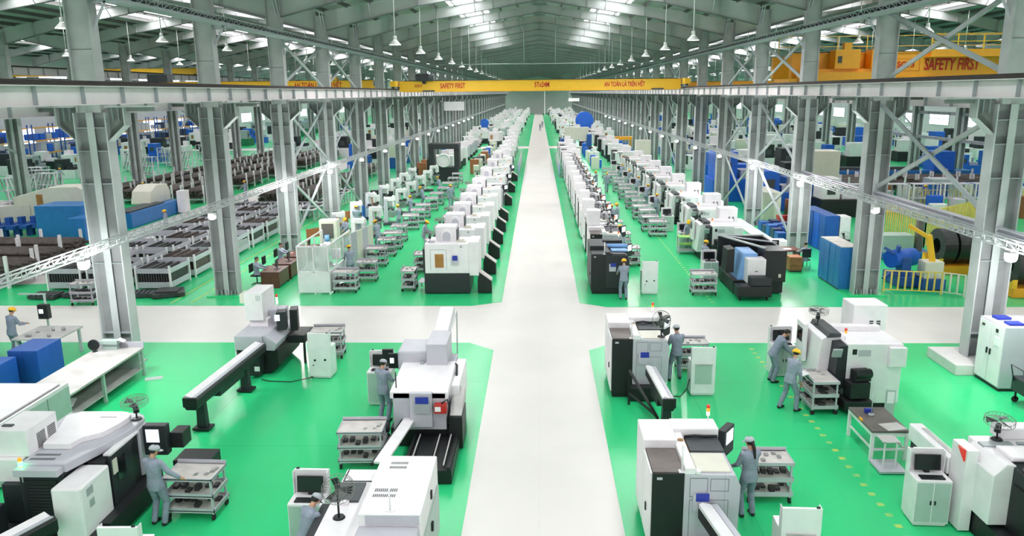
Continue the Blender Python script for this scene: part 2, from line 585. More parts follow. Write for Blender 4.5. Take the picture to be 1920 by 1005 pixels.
# columns
def column_proto(far=False):
    c = thing('steel_column')
    m = MB()
    # lower shaft: wide I section with a smaller cross section in the middle
    D, F = .48, .24
    zb = 8.05
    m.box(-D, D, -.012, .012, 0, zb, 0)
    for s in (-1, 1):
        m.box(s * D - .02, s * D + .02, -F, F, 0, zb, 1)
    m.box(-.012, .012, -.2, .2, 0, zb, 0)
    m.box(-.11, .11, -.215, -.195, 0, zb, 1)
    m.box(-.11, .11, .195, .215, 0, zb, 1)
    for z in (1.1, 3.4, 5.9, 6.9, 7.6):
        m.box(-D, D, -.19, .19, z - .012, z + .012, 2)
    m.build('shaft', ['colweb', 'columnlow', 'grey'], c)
    u = MB()
    u.box(-.36, .36, -.014, .014, zb, 13.3, 0)
    u.box(-.36, .36, -.10, -.08, zb, 13.3, 0)
    for s in (-1, 1):
        u.box(s * .36 - .02, s * .36 + .02, -.22, .22, zb, 13.3, 0)
    for z in (9.9, 11.6):
        u.box(-.36, .36, -.115, -.1, z - .01, z + .01, 1)
    u.build('upper_shaft', ['column', 'beamdark'], c)
    for s in (-1, 1):
        k = MB()
        k.prism([(s * D, 7.2), (s * 1.03, 7.68), (s * 1.03, 8.22), (s * D, 8.22)], 'y', -.015, .015, 0)
        k.prism([(s * D, 7.2), (s * 1.05, 7.70), (s * 1.05, 7.66), (s * D, 7.16)], 'y', -.18, .18, 1)
        k.box(*(sorted((s * 1.03, s * 1.07))), -.2, .2, 7.67, 8.22, 1)
        k.box(*(sorted((s * D, s * 1.95))), -.18, .18, 8.2, 8.24, 1)
        k.box(*(sorted((s * 1.07, s * 1.9))), -.05, .05, 8.08, 8.2, 0)
        for q in (.66, .85): k.box(*(sorted((s * q - .008, s * q + .008))), -.12, .12, 7.8, 8.2, 2)
        k.build('corbel', ['beamdark', 'columnlow', 'grey'], c)
    p = MB()
    p.box(-.6, .6, -.34, .34, 0, .04, 0)
    for x in (-.4, -.2, 0, .2, .4):
        p.box(x - .01, x + .01, -.3, .3, .04, .28, 0)
    p.build('base_plate', 'columnlow', c)
    return c
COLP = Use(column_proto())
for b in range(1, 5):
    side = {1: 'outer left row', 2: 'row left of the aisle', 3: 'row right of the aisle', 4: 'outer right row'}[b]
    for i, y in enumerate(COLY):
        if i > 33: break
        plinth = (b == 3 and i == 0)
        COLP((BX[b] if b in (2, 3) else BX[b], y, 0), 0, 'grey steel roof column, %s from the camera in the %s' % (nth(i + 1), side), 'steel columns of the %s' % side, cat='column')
pl = MB().box(12.62, 14.9, 22.62, 24.4, .006, .34).build('concrete_plinth', 'plinth', bev=.02)
tag(pl, 'pale concrete block at the foot of the nearest right column', 'concrete block')
for (x, lab) in ((-13.55, 'left'), (13.8, 'right')):
    pl = MB().box(x - .8, x + .8, 31.9, 33.1, .006, .06).build('column_footing', 'floorgreen')
    tag(pl, 'low green painted footing slab under the %s column just past the cross aisle' % lab, 'footing')

# runway girders and rails
def runway(x, y0, y1, z0, z1, lab, inner=True):
    g = MB()
    g.box(x - .012, x + .012, y0, y1, z0, z1, 0)
    g.box(x - .17, x + .17, y0, y1, z0 - .02, z0, 0)
    g.box(x - .17, x + .17, y0, y1, z1, z1 + .02, 0)
    y = y0 + 1.3
    while y < y1:
        for s in (-1, 1):
            g.box(*(sorted((x + s * .012, x + s * .13))), y - .01, y + .01, z0, z1, 1)
        y += 1.97
    o = g.build('crane_runway_girder', ['beamweb', 'grey'])
    tag(o, lab, 'steel girder')
    r = MB().box(x - .16, x + .16, y0, y1, z1 + .02, z1 + .06, 0).box(x - .04, x + .04, y0, y1, z1 + .06, z1 + .15, 0)
    r.build('crane_rail', 'rail', o)
    return o
runway(-11.85, 9, 320, 8.33, 8.78, 'long pale crane runway girder left of the middle bay with dark rail')
runway(12.0, 9, 320, 8.28, 8.72, 'long pale crane runway girder right of the middle bay with dark rail')
runway(-15.2, 9, 320, 7.95, 8.5, 'grey crane runway girder behind the left column row')
runway(15.45, 9, 320, 7.85, 8.42, 'grey crane runway girder behind the right column row')
runway(-38.4, 30, 320, 7.95, 8.5, 'grey crane runway girder before the outer left columns')
runway(-41.8, 30, 320, 7.95, 8.5, 'grey crane runway girder beyond the outer left columns')
runway(38.6, 30, 320, 7.95, 8.5, 'grey crane runway girder before the outer right columns')
runway(-41.3, 60, 200, 10.3, 10.85, 'high crane runway girder beyond the outer left columns')
runway(-65.3, 60, 200, 10.3, 10.85, 'high crane runway girder by the far left wall')
runway(42.0, 30, 320, 7.95, 8.5, 'grey crane runway girder beyond the outer right columns')

# cross braces between columns
def brace(x, i, z0, z1, lab):
    y0, y1 = COLY[i] + .2, COLY[i + 1] - .2
    t = thing('cross_brace', lab, 'brace', (x, y0, 0))
    L = y1 - y0
    for s, (a, b) in enumerate((((0, z0), (L, z1)), ((0, z1), (L, z0)))):
        m = MB()
        dx = .05 if s else -.05
        m.bar((dx, a[0], a[1]), (dx, b[0], b[1]), .07, .16)
        m.build('diagonal', 'zinc' if s else 'grey', t)
for x, row in ((-13.55, 'left'), (13.8, 'right')):
    idx = ((2, 'third'), (3, 'fourth'), (6, 'seventh'), (8, 'ninth')) if x < 0 else ((0, 'first'), (2, 'third'), (3, 'fourth'), (6, 'seventh'), (8, 'ninth'))
    for i, w in idx:
        if x > 0 and i == 0:
            brace(x, i, 4.6, 7.9, 'steel cross brace under the girder between the first two right columns')
        else:
            brace(x, i, .3, 4.2, 'lower steel cross brace behind the %s %s column' % (w, row))
            brace(x, i, 4.4, 7.9, 'middle steel cross brace behind the %s %s column' % (w, row))
        brace(x, i, 8.9, 11.4, 'upper steel cross brace above the girder behind the %s %s column' % (w, row))
for i in (0, 4, 8):
    for x, rw in ((40.3, 'right'), (-40.1, 'left')):
        brace(x, i + 3, 4.4, 7.8, 'cross brace in the outer %s column row, bay %s' % (rw, nth(i + 4)))
# struts along the rows
def strut(x, y0, y1, z, lab, h=.28):
    m = MB().box(x - .12, x + .12, y0, y1, z - .012, z + .012).box(x - .012, x + .012, y0, y1, z - h / 2, z + h / 2).box(x - .13, x + .13, y0, y1, z + h / 2 - .015, z + h / 2).box(x - .13, x + .13, y0, y1, z - h / 2, z - h / 2 + .015)
    for k in (1, 2, 3):
        yy = y0 + (y1 - y0) * k / 4
        m.box(x - .12, x + .12, yy - .01, yy + .01, z - h / 2, z + h / 2)
    tag(m.build('tie_beam', 'lgrey'), lab, 'steel beam')
strut(13.8, 9, COLY[0] - .25, 4.3, 'grey steel tie beam in front of the nearest right column')
strut(13.8, COLY[0] + .25, COLY[1] - .25, 4.3, 'grey steel tie beam joining the first two right columns')
strut(13.8, COLY[1] + .25, COLY[2] - .25, 4.3, 'grey steel tie beam joining the second and third right columns', .18)
for k in range(6):
    strut(40.3, COLY[k + 2] + .25, COLY[k + 3] - .25, 6.1, 'upper pale tie beam in the outer right row, span %s' % nth(k + 1))
    strut(40.3, COLY[k + 2] + .25, COLY[k + 3] - .25, 3.6, 'lower pale tie beam in the outer right row, span %s' % nth(k + 1))

# lattice cable trays
def lattice(x, y0, y1, z, w, h, lab, m='zinc', step=.55):
    t = MB()
    for a in (-w / 2, w / 2):
        for c in (0, h):
            t.box(x + a - .018, x + a + .018, y0, y1, z + c - .018, z + c + .018)
    y = y0; k = 0
    while y < y1 - step:
        for a in (-w / 2, w / 2):
            t.bar((x + a, y, z), (x + a, y + step, z + h) if k % 2 == 0 else (x + a, y + step, z + h), .02, .02)
            t.bar((x + a, y + step, z), (x + a, y + step, z + h), .02, .02)
        t.bar((x - w / 2, y, z), (x + w / 2, y + step, z), .02, .02)
        t.bar((x - w / 2, y, z), (x + w / 2, y, z), .02, .02)
        y += step * (1 if y < 90 else 3); k += 1
    o = t.build('cable_tray', m)
    tag(o, lab, 'cable tray')
    return o
lattice(-12.8, 12, 300, 4.15, .26, .2, 'lattice cable tray on brackets along the left columns at mid height')
lattice(13.0, 12, 300, 4.2, .26, .2, 'lattice cable tray on brackets along the right columns at mid height')
for x, w in ((-12.75, 'left'), (13.0, 'right')):
    t = lattice(x, 14, 300, 11.35, .5, .22, 'dark lattice service tray high along the %s column tops' % w, 'grey')
    pp = MB().box(x - .28, x + .28, 14, 300, 11.28, 11.33)
    pp.build('tray_floor', 'grey', t)
    q = MB().tube([(x, 14, 11.5), (x, 300, 11.5)], .05, 6).tube([(x + .13, 14, 11.46), (x + .13, 300, 11.46)], .03, 6)
    q.build('pipe', 'dgrey', t)
    s = 1 if x < 0 else -1
    xc = -13.55 if x < 0 else 13.8
    for y in COLY[:14]:
        br = MB()
        br.bar((xc + s * .35, y, 10.5), (x, y, 11.28), .06, .06)
        br.bar((xc + s * .35, y, 11.25), (x + s * .3, y, 11.25), .06, .06)
        br.build('bracket', 'lgrey', t)
# flood lamps on the mid-height trays
def flood():
    t = thing('flood_lamp')
    MB().box(-.13, .13, -.1, .1, -.07, .07).box(-.02, .02, -.02, .02, .07, .17).box(-.16, .16, -.03, .03, .16, .18).build('housing', 'lampshade', t)
    MB().ball((0, 0, -.1), .15, 12, sc=(1, 1, .6)).build('bulb', 'floodglow', t)
    return t
FL = Use(flood())
for k in range(16):
    y = 20.85 + 8.8 * k
    FL((-12.8, y, 3.96), 0, 'glaring white flood lamp on the left cable tray, %s from the camera' % nth(k + 1), 'flood lamps on the left tray', cat='lamp')
for k in range(16):
    y = 21.3 + 8.8 * k
    FL((13.0, y, 4.01), 0, 'glaring white flood lamp on the right cable tray, %s from the camera' % nth(k + 1), 'flood lamps on the right tray', cat='lamp')
for k, y in enumerate((20.85, 38.45, 47.25)):
    for x in (-12.5, 12.7):
        L = bpy.data.lights.new('flood_lamp_light', 'POINT'); L.energy = 260; L.shadow_soft_size = .15
        o = bpy.data.objects.new('flood_lamp_light', L); o.location = (x, y, 3.85); COL.objects.link(o)

# pendant lamps
def pendant(h):
    t = thing('pendant_lamp')
    MB().cyl((0, 0, .32), (0, 0, h), .03, n=6).build('drop_rod', 'lampshade', t)
    s = MB()
    s.cyl((0, 0, .2), (0, 0, .42), .11, .09, 12).cyl((0, 0, 0), (0, 0, .2), .30, .11, 16, cap=False).cyl((0, 0, -.03), (0, 0, 0), .31, .30, 16, cap=False)
    s.build('lamp_shade', 'lampshade', t)
    MB().cyl((0, 0, .0), (0, 0, .03), .27, .27, 16).build('lens', 'lampglow', t)
    return t
def roofz(b, x):
    xm = (BX[b] + BX[b + 1]) / 2
    return RIDGE - abs(x - xm) * (RIDGE - EAVE) / ((BX[b + 1] - BX[b]) / 2)
for (x, w, zl) in ((-7.35, 'left line of the middle bay', 11.0), (7.85, 'right line of the middle bay', 11.05), (-20.2, 'inner line of the left bay', 11.4), (-33.5, 'outer line of the left bay', 11.4), (20.2, 'inner line of the right bay', 11.4), (33.8, 'outer line of the right bay', 11.4)):
    PEN = Use(pendant(roofz(2 if abs(x) < 10 else (1 if x < 0 else 3), x) - zl + .02))
    for k in range(31 if abs(x) < 10 else 22):
        y = 41.1 + 8.9 * k
        if abs(x) > 10: y -= 7.4
        if abs(x) > 30: y += 4.4
        PEN((x, y, zl), 0, 'white high-bay pendant lamp, %s from the camera in the %s' % (nth(k + 1), w), 'pendant lamps, %s' % w, cat='lamp')
        if abs(x) < 10:
            L = bpy.data.lights.new('pendant_light', 'AREA'); L.shape = 'DISK'; L.size = .5; L.energy = 240 if k < 8 else 340; L.color = (1, .94, .95)
            o = bpy.data.objects.new('pendant_light', L); o.location = (x, y, zl - .05); COL.objects.link(o)
# conduits under the ridge
for s in (-1, 1):
    m = MB().tube([(s * 1.9 + .1, 20, 15.15), (s * 1.9 + .1, 85, 15.15)], .03, 6)
    tag(m.build('conduit_pipe', 'zinc'), 'thin pale conduit under the roof just %s of the ridge' % ('left' if s < 0 else 'right'), 'pipe')
m = MB().tube([(-10.8, 75, 11.15), (11.5, 75, 11.15)], .045, 6)
for x in (-6.5, -1.35, 1.6, 6.6):
    m.tube([(x, 75, 11.15), (x, 75, roofz(2, x))], .03, 6)
tag(m.build('sprinkler_pipe', 'zinc'), 'pale pipe crossing the middle bay on thin hangers above the crane', 'pipe')

# cranes
def crane(x0, x1, y, z0, z1, lab, m='yellow', wz=None):
    wz = wz or z0 + .16
    c = thing('overhead_crane', lab, 'crane', (0, y, 0))
    g = MB()
    g.box(x0 + .3, x1 - .3, -.25, .25, z0 + .06, z1 - .04, 0)
    g.box(x0 + .1, x1 - .1, -.33, .33, z1 - .05, z1, 0)
    g.box(x0 + .6, x1 - .6, -.33, .33, z0 + .02, z0 + .06, 0)
    g.build('main_girder', m, c, bev=.01)
    for x in (x0, x1):
        e = MB().box(x - .22, x + .22, -1.6, 1.6, wz - .05, wz + .4, 0)
        eo = e.build('end_carriage', m, c, bev=.01)
        for yy in (-1.3, 1.3):
            MB().cyl((x - .08, yy, wz), (x + .08, yy, wz), .2, n=14).build('wheel', 'dgrey', eo)
    MB().box(x0 + .5, x1 - .5, -.28, .28, z1 + .0, z1 + .05).build('top_rail', 'rail', c)
    return c
c = crane(-11.85, 12.0, 66.0, 8.62, 9.52, 'yellow overhead crane girder spanning the middle bay above the aisle', wz=9.13)
h = MB().box(-9.8, -9.0, -.9, -.3, 9.53, 10.1, 0).cyl((-10.1, -.6, 9.8), (-8.6, -.6, 9.8), .28, n=12, m=1).box(-9.6, -9.3, -.35, -.3, 9.3, 9.55, 0)
h.build('hoist_motor', ['charcoal', 'dgrey'], c)
MB().box(-9.6, -8.6, -.34, -.26, 8.66, 8.78).box(10.3, 9.3, -.34, -.26, 8.66, 8.78).build('drive_motor', 'dgrey', c)
text('SAFETY FIRST', .56, 'lettering', c, (-7.1, -.27, 9.1), squeeze=.62)
text('5Tx24M', .56, 'lettering', c, (.3, -.27, 9.13), squeeze=.66)
text('AN TO\u00c0N L\u00c0 TR\u00caN H\u1ebeT', .52, 'lettering', c, (7.1, -.27, 9.1), squeeze=.58)
text('5C017', .3, 'number_plate', c, (-9.95, -.27, 9.13), squeeze=.8)
c = crane(-38.2, -15.2, 74.0, 8.68, 9.78, 'yellow overhead crane in the left bay seen behind the columns', wz=8.86)
MB().box(-36.5, -34.6, -.8, .3, 9.8, 10.5).build('hoist', 'dgrey', c)
MB().box(-20.4, -18.8, -.5, .3, 9.8, 10.1).build('drive_box', 'yellow', c)
text('AN TO\u00c0N L\u00c0 TR\u00caN H\u1ebeT', .62, 'lettering', c, (-20.6, -.27, 9.36), squeeze=.66)
c = crane(-65.3, -41.3, 96.0, 11.0, 11.8, 'yellow overhead crane high in the far left bay')
# big double-girder crane in the right bay, close to the camera
c = crane(15.6, 38.3, 51.0, 9.2, 10.75, 'large orange double-girder crane with railed walkway in the right bay', 'orange', wz=8.78)
MB().box(15.4, 38.3, 1.9, 2.4, 9.2, 10.6).build('rear_girder', 'orange', c)
MB().box(24, 38.0, -1.15, -.25, 10.4, 10.46, 0).box(24, 38.0, -1.18, -1.15, 10.4, 10.85, 0).build('walkway', 'orange', c)
rl = MB()
x = 24.0
while x <= 38:
    rl.box(x - .03, x + .03, -1.18, -1.12, 10.85, 11.75); x += 1.55
for zz in (11.3, 11.75): rl.box(24, 38, -1.17, -1.13, zz - .02, zz + .03)
rl.build('handrail', 'yellow', c)
rl = MB()
x = 15.8
while x <= 24:
    rl.box(x - .025, x + .025, 2.3, 2.35, 10.6, 11.9); x += 1.9
for zz in (11.25, 11.9): rl.box(15.8, 38, 2.31, 2.34, zz - .02, zz + .02)
rl.build('handrail', 'fence', c)
e = MB().box(16.2, 21.9, -1.5, -.3, 8.95, 9.55).box(16.2, 21.9, -1.1, -.3, 9.55, 9.75)
for x in (18.2, 20.4):
    e.box(x, x + 1.5, -1.3, -.3, 9.75, 10.9).box(x + .5, x + .95, -1.3, -.9, 10.9, 11.3)
e.build('hoist_trolley', 'orange', c)
MB().box(18.35, 18.6, -1.33, -1.3, 10.1, 10.5).box(20.55, 20.8, -1.33, -1.3, 10.1, 10.5).build('port', 'dgrey', c)
text('SAFETY FIRST', .98, 'lettering', c, (25.75, -.28, 9.95), squeeze=.58, shear=.12)
text('SC13', .5, 'number_plate', c, (22.95, -.27, 9.98), squeeze=1.0)
fr = MB()
for (a, b_, c_, d_) in ((22.15, 23.8, 9.6, 9.62), (22.15, 23.8, 10.33, 10.35), (22.15, 22.17, 9.6, 10.35), (23.78, 23.8, 9.6, 10.35)):
    fr.box(a, b_, -.262, -.255, c_, d_)
fr.build('number_frame', 'textred', c)
c = crane(15.6, 38.3, 84.0, 8.85, 9.45, 'orange overhead crane far back in the right bay', 'orange', wz=8.78)

# ================================================================ prototypes
def P(mb, name, mats, parent, bev=0.):
    return mb.build(name, mats, parent, bev)

def trolley(w=.95, d=.62, h=.92, top='trolleytop', fill=0):
    t = thing('tool_trolley')
    for i, z in enumerate((.22, .55, h)):
        m = MB()
        m.box(-w / 2, w / 2, -d / 2, d / 2, z - .02, z, 1)
        for (a, b, c, e) in ((-w / 2, w / 2, -d / 2, -d / 2 + .015), (-w / 2, w / 2, d / 2 - .015, d / 2), (-w / 2, -w / 2 + .015, -d / 2, d / 2), (w / 2 - .015, w / 2, -d / 2, d / 2)):
            m.box(a, b, c, e, z - .05, z + (.02 if i == 2 else .05), 0)
        if i == 2: m.box(-w / 2, w / 2, d / 2 - .015, d / 2, z, z + .09, 0)
        P(m, 'tray', ['lgrey', top], t)
    for x in (-w / 2 + .05, w / 2 - .05):
        for y in (-d / 2 + .05, d / 2 - .05):
            P(MB().box(x - .02, x + .02, y - .02, y + .02, .12, h - .02), 'leg', 'lgrey', t)
            P(MB().cyl((x - .022, y, .062), (x + .022, y, .062), .062, n=12).box(x - .03, x + .03, y - .02, y + .02, .06, .13), 'wheel', 'rubber', t)
    rnd = random.Random(fill)
    if fill:
        for z in (.22, .55):
            m = MB()
            for k in range(6):
                x = -w / 2 + .12 + k * (w - .24) / 5; y = rnd.uniform(-.15, .15)
                m.box(x - .05, x + .05, y - .08, y + .08, z, z + rnd.uniform(.04, .12))
            tag(P(m, 'tooling', 'barsgrey', t), kind='stuff')
        m = MB()
        for k in range(4):
            x = rnd.uniform(-w / 2 + .1, w / 2 - .1); y = rnd.uniform(-.18, .18)
            m.box(x - .04, x + .04, y - .05, y + .05, h, h + rnd.uniform(.01, .05))
        tag(P(m, 'tooling', 'steel', t), kind='stuff')
    return t

def comp_cabinet(body='white', door='lgrey', mon=True, knobs=False):
    """computer cabinet, front towards -y"""
    t = thing('operator_cabinet')
    w, d, h = .68, .56, 1.0
    P(MB().box(-w / 2, w / 2, -d / 2, d / 2, .08, h).box(-w / 2 + .03, w / 2 - .03, -d / 2 + .03, d / 2 - .03, .02, .08), 'cabinet_body', body, t, .008)
    for s in (-1, 1):
        dd = P(MB().box(*(sorted((s * .012, s * (w / 2 - .02)))), -d / 2 - .012, -d / 2, .12, h - .04), 'door', door, t, .004)
        P(MB().box(*(sorted((s * .03, s * .055))), -d / 2 - .03, -d / 2 - .012, .5, .58), 'handle', 'black', dd)
    P(MB().box(-w / 2, w / 2, d / 2 - .06, d / 2, h, 1.46).box(-w / 2, -w / 2 + .015, d / 2 - .17, d / 2 - .06, h, 1.46).box(w / 2 - .015, w / 2, d / 2 - .17, d / 2 - .06, h, 1.46), 'hood', body, t, .006)
    if mon:
        mo = P(MB().rbox((0, .1, 1.22), (.5, .04, .32), (R(-8), 0, 0)).box(-.05, .05, .08, .16, h, 1.1), 'monitor', 'black', t, .006)
        P(MB().rbox((0, .078, 1.223), (.46, .004, .28), (R(-8), 0, 0)), 'screen', 'screen', mo)
        P(MB().rbox((0, -.14, h + .015), (.46, .16, .025)), 'keyboard', 'black', t)
    if knobs:
        for (x, z, r) in ((-.18, .62, .035), (.14, .6, .035), (.2, .44, .02)):
            P(MB().cyl((x, d / 2, z), (x, d / 2 + .02, z), r, n=14), 'cable_port', 'black', t)
    if not mon and not knobs:
        rp = P(MB().box(-.24, .24, d / 2, d / 2 + .012, .38, .95), 'rear_panel', 'greengrey', t)
        P(MB().box(-.25, .25, d / 2 + .0, d / 2 + .04, .95, .98), 'ledge', 'bench', rp)
    P(MB().box(-w / 2 + .04, -w / 2 + .1, d / 2 - .04, d / 2 - .01, 1.46, 1.485), 'switch', 'black', t)
    for x in (-w / 2 + .07, w / 2 - .07):
        for y in (-d / 2 + .07, d / 2 - .07):
            P(MB().cyl((x, y, 0), (x, y, .08), .025, n=8), 'foot', 'black', t)
    return t

def back_cabinet():
    """same cabinet with an open back shelf"""
    return comp_cabinet(door='greengrey')

def fan(pole=.45, tilt=0., r=.26):
    t = thing('electric_fan')
    P(MB().cyl((0, 0, 0), (0, 0, .03), .11, .09, 16), 'base', 'black', t)
    P(MB().cyl((0, 0, .03), (0, 0, pole), .018, n=8), 'pole', 'black', t)
    c = Vector((0, 0, pole + .1))
    n = Vector((0, -math.cos(tilt), math.sin(tilt)))
    f = c + n * .1
    P(MB().cyl(c - n * .1, c + n * .08, .065, .05, 12), 'motor', 'charcoal', t)
    k = MB()
    a = n.orthogonal().normalized(); b = n.cross(a)
    for q in (.0, .09):
        k.ring(f + n * q, n, r, .006, 28, 4)
    k.ring(f + n * .1, n, r * .5, .004, 20, 4)
    for i in range(24):
        e = a * math.cos(i * math.pi / 12) + b * math.sin(i * math.pi / 12)
        k.bar(f + n * .11 + e * .03, f + n * .09 + e * r, .004, .004)
        k.bar(f + e * .05, f + e * r, .004, .004)
        k.bar(f + e * r, f + n * .09 + e * r, .004, .004)
    P(k, 'cage', 'mesh', t)
    for i in range(3):
        e = a * math.cos(i * 2.094) + b * math.sin(i * 2.094)
        g = n.cross(e)
        p = f + n * .04
        v = [p + e * .03 - g * .02, p + e * r * .85 - g * .07 + n * .03, p + e * r * .88 + g * .06 - n * .03, p + e * .03 + g * .03]
        v += [q + n * .004 for q in v]
        P(MB().add(v, [(0, 1, 2, 3), (7, 6, 5, 4), (0, 4, 5, 1), (1, 5, 6, 2), (2, 6, 7, 3), (3, 7, 4, 0)]), 'blade', 'charcoal', t)
    return t

def tower(parent, x, y, z, m='amberlens', h=.34):
    P(MB().cyl((x, y, z), (x, y, z + h * .35), .012, n=8), 'lamp_post', 'white', parent)
    s = P(MB().cyl((x, y, z + h * .35), (x, y, z + h * .6), .035, n=12), 'signal_lamp', 'whitelens', parent)
    P(MB().cyl((x, y, z + h * .6), (x, y, z + h * .82), .035, n=12), 'amber_lens', m, s)
    P(MB().cyl((x, y, z + h * .82), (x, y, z + h), .035, n=12), 'red_lens', 'redlens', s)

def vents(m, x0, x1, y0, y1, z, nx, ny, k=0, axis='z'):
    """rows of slots, slightly proud of the panel"""
    for i in range(nx):
        for j in range(ny):
            xa = x0 + (x1 - x0) * i / nx; xb = xa + (x1 - x0) / nx * .55
            ya = y0 + (y1 - y0) * j / ny; yb = ya + (y1 - y0) / ny * .7
            if axis == 'z': m.box(xa, xb, ya, yb, z, z + .004, k)
            elif axis == 'y': m.box(xa, xb, z - .004, z, ya, yb, k)
            else: m.box(z - .004, z, xa, xb, ya, yb, k)

def lathe_c(L=2.15, w=1.62, dark=False, feeder=False, lens='amberlens', panel='white', cabinet='black', roofc='brownroof', lampon=True):
    """turning centre: near end at y=0, aisle side x=0, operator side x=w"""
    t = thing('cnc_lathe')
    body = 'charcoal' if dark else 'lgrey'
    wh = 'charcoal' if dark else panel
    P(MB().box(.04, w - .1, .04, L - .04, .02, .3), 'base', 'black', t)
    # electrical cabinet in the near left corner
    c = P(MB().box(.02, .6, 0, 1.02, .12, 1.74), 'electrical_cabinet', cabinet, t, .01)
    P(MB().box(-.01, .02, .03, 1.0, .2, 1.74), 'side_panel', wh, t, .005)
    P(MB().box(.03, .59, .03, 1.0, 1.74, 1.765), 'top_cover', roofc, t)
    P(MB().box(.1, .2, -.008, 0, 1.62, 1.67), 'name_plate', 'lgrey', c)
    P(MB().box(-.035, -.01, .45, .52, .75, .9), 'latch', 'black', t)
    P(MB().box(-.01, .64, 1.02, L, .2, 1.93), 'rear_enclosure', wh, t, .02)
    P(MB().box(.6, w - .28, .0, L, .28, 1.72), 'enclosure', body, t, .01)
    P(MB().prism([(w - .28, .28), (w - .02, .5), (w, 1.5), (w - .1, 1.72), (w - .28, 1.72)], 'y', .0, L), 'front_housing', body, t, .008)
    ln = MB()
    for (a, b, c2, d) in ((.7, 1.02, 1.28, 1.29), (.7, 1.02, 1.65, 1.66), (.7, .708, 1.28, 1.66), (1.015, 1.023, 1.28, 1.66), (1.07, 1.4, 1.4, 1.408), (1.07, 1.4, 1.64, 1.648), (1.07, 1.078, 1.4, 1.648), (1.395, 1.403, 1.4, 1.648), (.7, 1.4, 1.22, 1.228), (1.4, 1.407, .45, 1.22), (.7, .707, .45, 1.22)):
        ln.box(a, b, -.003, 0, c2, d)
    P(ln, 'panel_seam', 'dgrey', t)
    dt = P(MB().box(.76, 1.05, -.05, 0, 1.02, 1.34), 'document_tray', 'lgrey', t)
    P(MB().box(.81, 1.05, -.056, -.05, 1.22, 1.38), 'blue_card', 'bluecard', dt)
    P(MB().box(.6, .8, 0, L, 1.72, 1.86).box(.8, .9, 0, .12, 1.72, 1.8), 'ridge_beam', wh, t, .02)
    P(MB().box(.84, w - .16, .1, .82, 1.72, 1.755), 'sliding_roof', 'cream' if not dark else 'charcoal', t, .01)
    P(MB().box(.86, w - .1, .9, 1.56, 1.72, 1.765), 'sliding_roof', 'dgrey', t, .01)
    P(MB().box(.78, .86, .1, 1.6, 1.72, 1.73), 'slide_way', 'orangewin', t)
    P(MB().box(.62, w - .08, L - .5, L, 1.72, 1.95), 'rear_beam', wh, t, .03)
    hs = MB().tube([(.85, L - .56, 1.8), (1.05, L - .6, 1.84), (1.25, L - .54, 1.8), (1.5, L - .58, 1.82)], .028, 8)
    P(hs, 'hose', 'black', t)
    P(MB().cyl((.72, 1.15, 1.86), (.72, 1.15, 1.875), .06, n=16), 'port', 'orangewin', t)
    # operator side
    dr = P(MB().box(w - .03, w + .03, .62, 1.42, .5, 1.5), 'door', 'charcoal' if dark else 'dgrey', t, .01)
    P(MB().box(w + .03, w + .035, .72, 1.2, .85, 1.35), 'window', 'screen', dr)
    P(MB().box(w + .03, w + .07, 1.3, 1.34, .8, 1.2), 'handle', 'steel', dr)
    cp = P(MB().rbox((w + .12, 1.72, 1.6), (.16, .5, .58), (0, 0, R(-35))), 'control_panel', 'charcoal', t, .012)
    P(MB().rbox((w + .19, 1.67, 1.70), (.012, .34, .26), (0, 0, R(-35))), 'screen', 'screenlit', cp)
    P(MB().box(w - .1, w + .05, L - .5, L - .38, 1.2, 1.4), 'panel_arm', 'charcoal', t)
    P(MB().cyl((.56, .06, 1.76), (.56, .06, 2.28), .022, n=8).box(.5, .62, .0, .12, 1.755, 1.77), 'mast', 'white', t)
    tower(t, w - .22, L - .12, 1.95, lens)
    if feeder:
        P(MB().box(.5, 1.5, -.32, 0, .04, .42), 'coolant_tank', 'black', t, .02)
    return t

def bar_feeder(L=3.0, stands=2, top='white', w=.3):
    """long bar feeder along -y from y=0, rail height about 1.1"""
    t = thing('bar_feeder')
    b = P(MB().prism([(-w / 2 + .04, .76), (w / 2 - .04, .76), (w / 2, .84), (w / 2, 1.02), (w / 2 - .05, 1.08), (-w / 2, 1.08), (-w / 2, .84)], 'y', -L, 0), 'trough', 'black', t, .008)
    P(MB().prism([(-w / 2 - .01, 1.05), (w * .1, 1.05), (w * .1, 1.10), (-w / 2 + .04, 1.15), (-w / 2 - .01, 1.12)], 'y', -L + .02, -.05), 'cover', top, t, .006)
    P(MB().box(w * .12, w * .4, -L + .02, -.05, 1.08, 1.10), 'rail', 'lgrey', t)
    P(MB().box(-w / 2 - .02, w / 2 + .02, -L - .04, -L + .02, .84, 1.1), 'end_cap', 'black', t, .02)
    P(MB().box(-w / 2, w / 2 - .04, -L * .7, -L * .35, .6, .88), 'drive_box', 'charcoal', t, .01)
    for k in range(stands):
        y = -L * .88 + k * L * .6
        s = P(MB().prism([(-.13, .1), (.13, .1), (.1, .88), (-.1, .88)], 'y', y - .09, y + .09), 'stand', 'charcoal', t, .01)
        P(MB().box(-.22, .22, y - .17, y + .17, .035, .1), 'foot_plate', 'black', s)
    return t

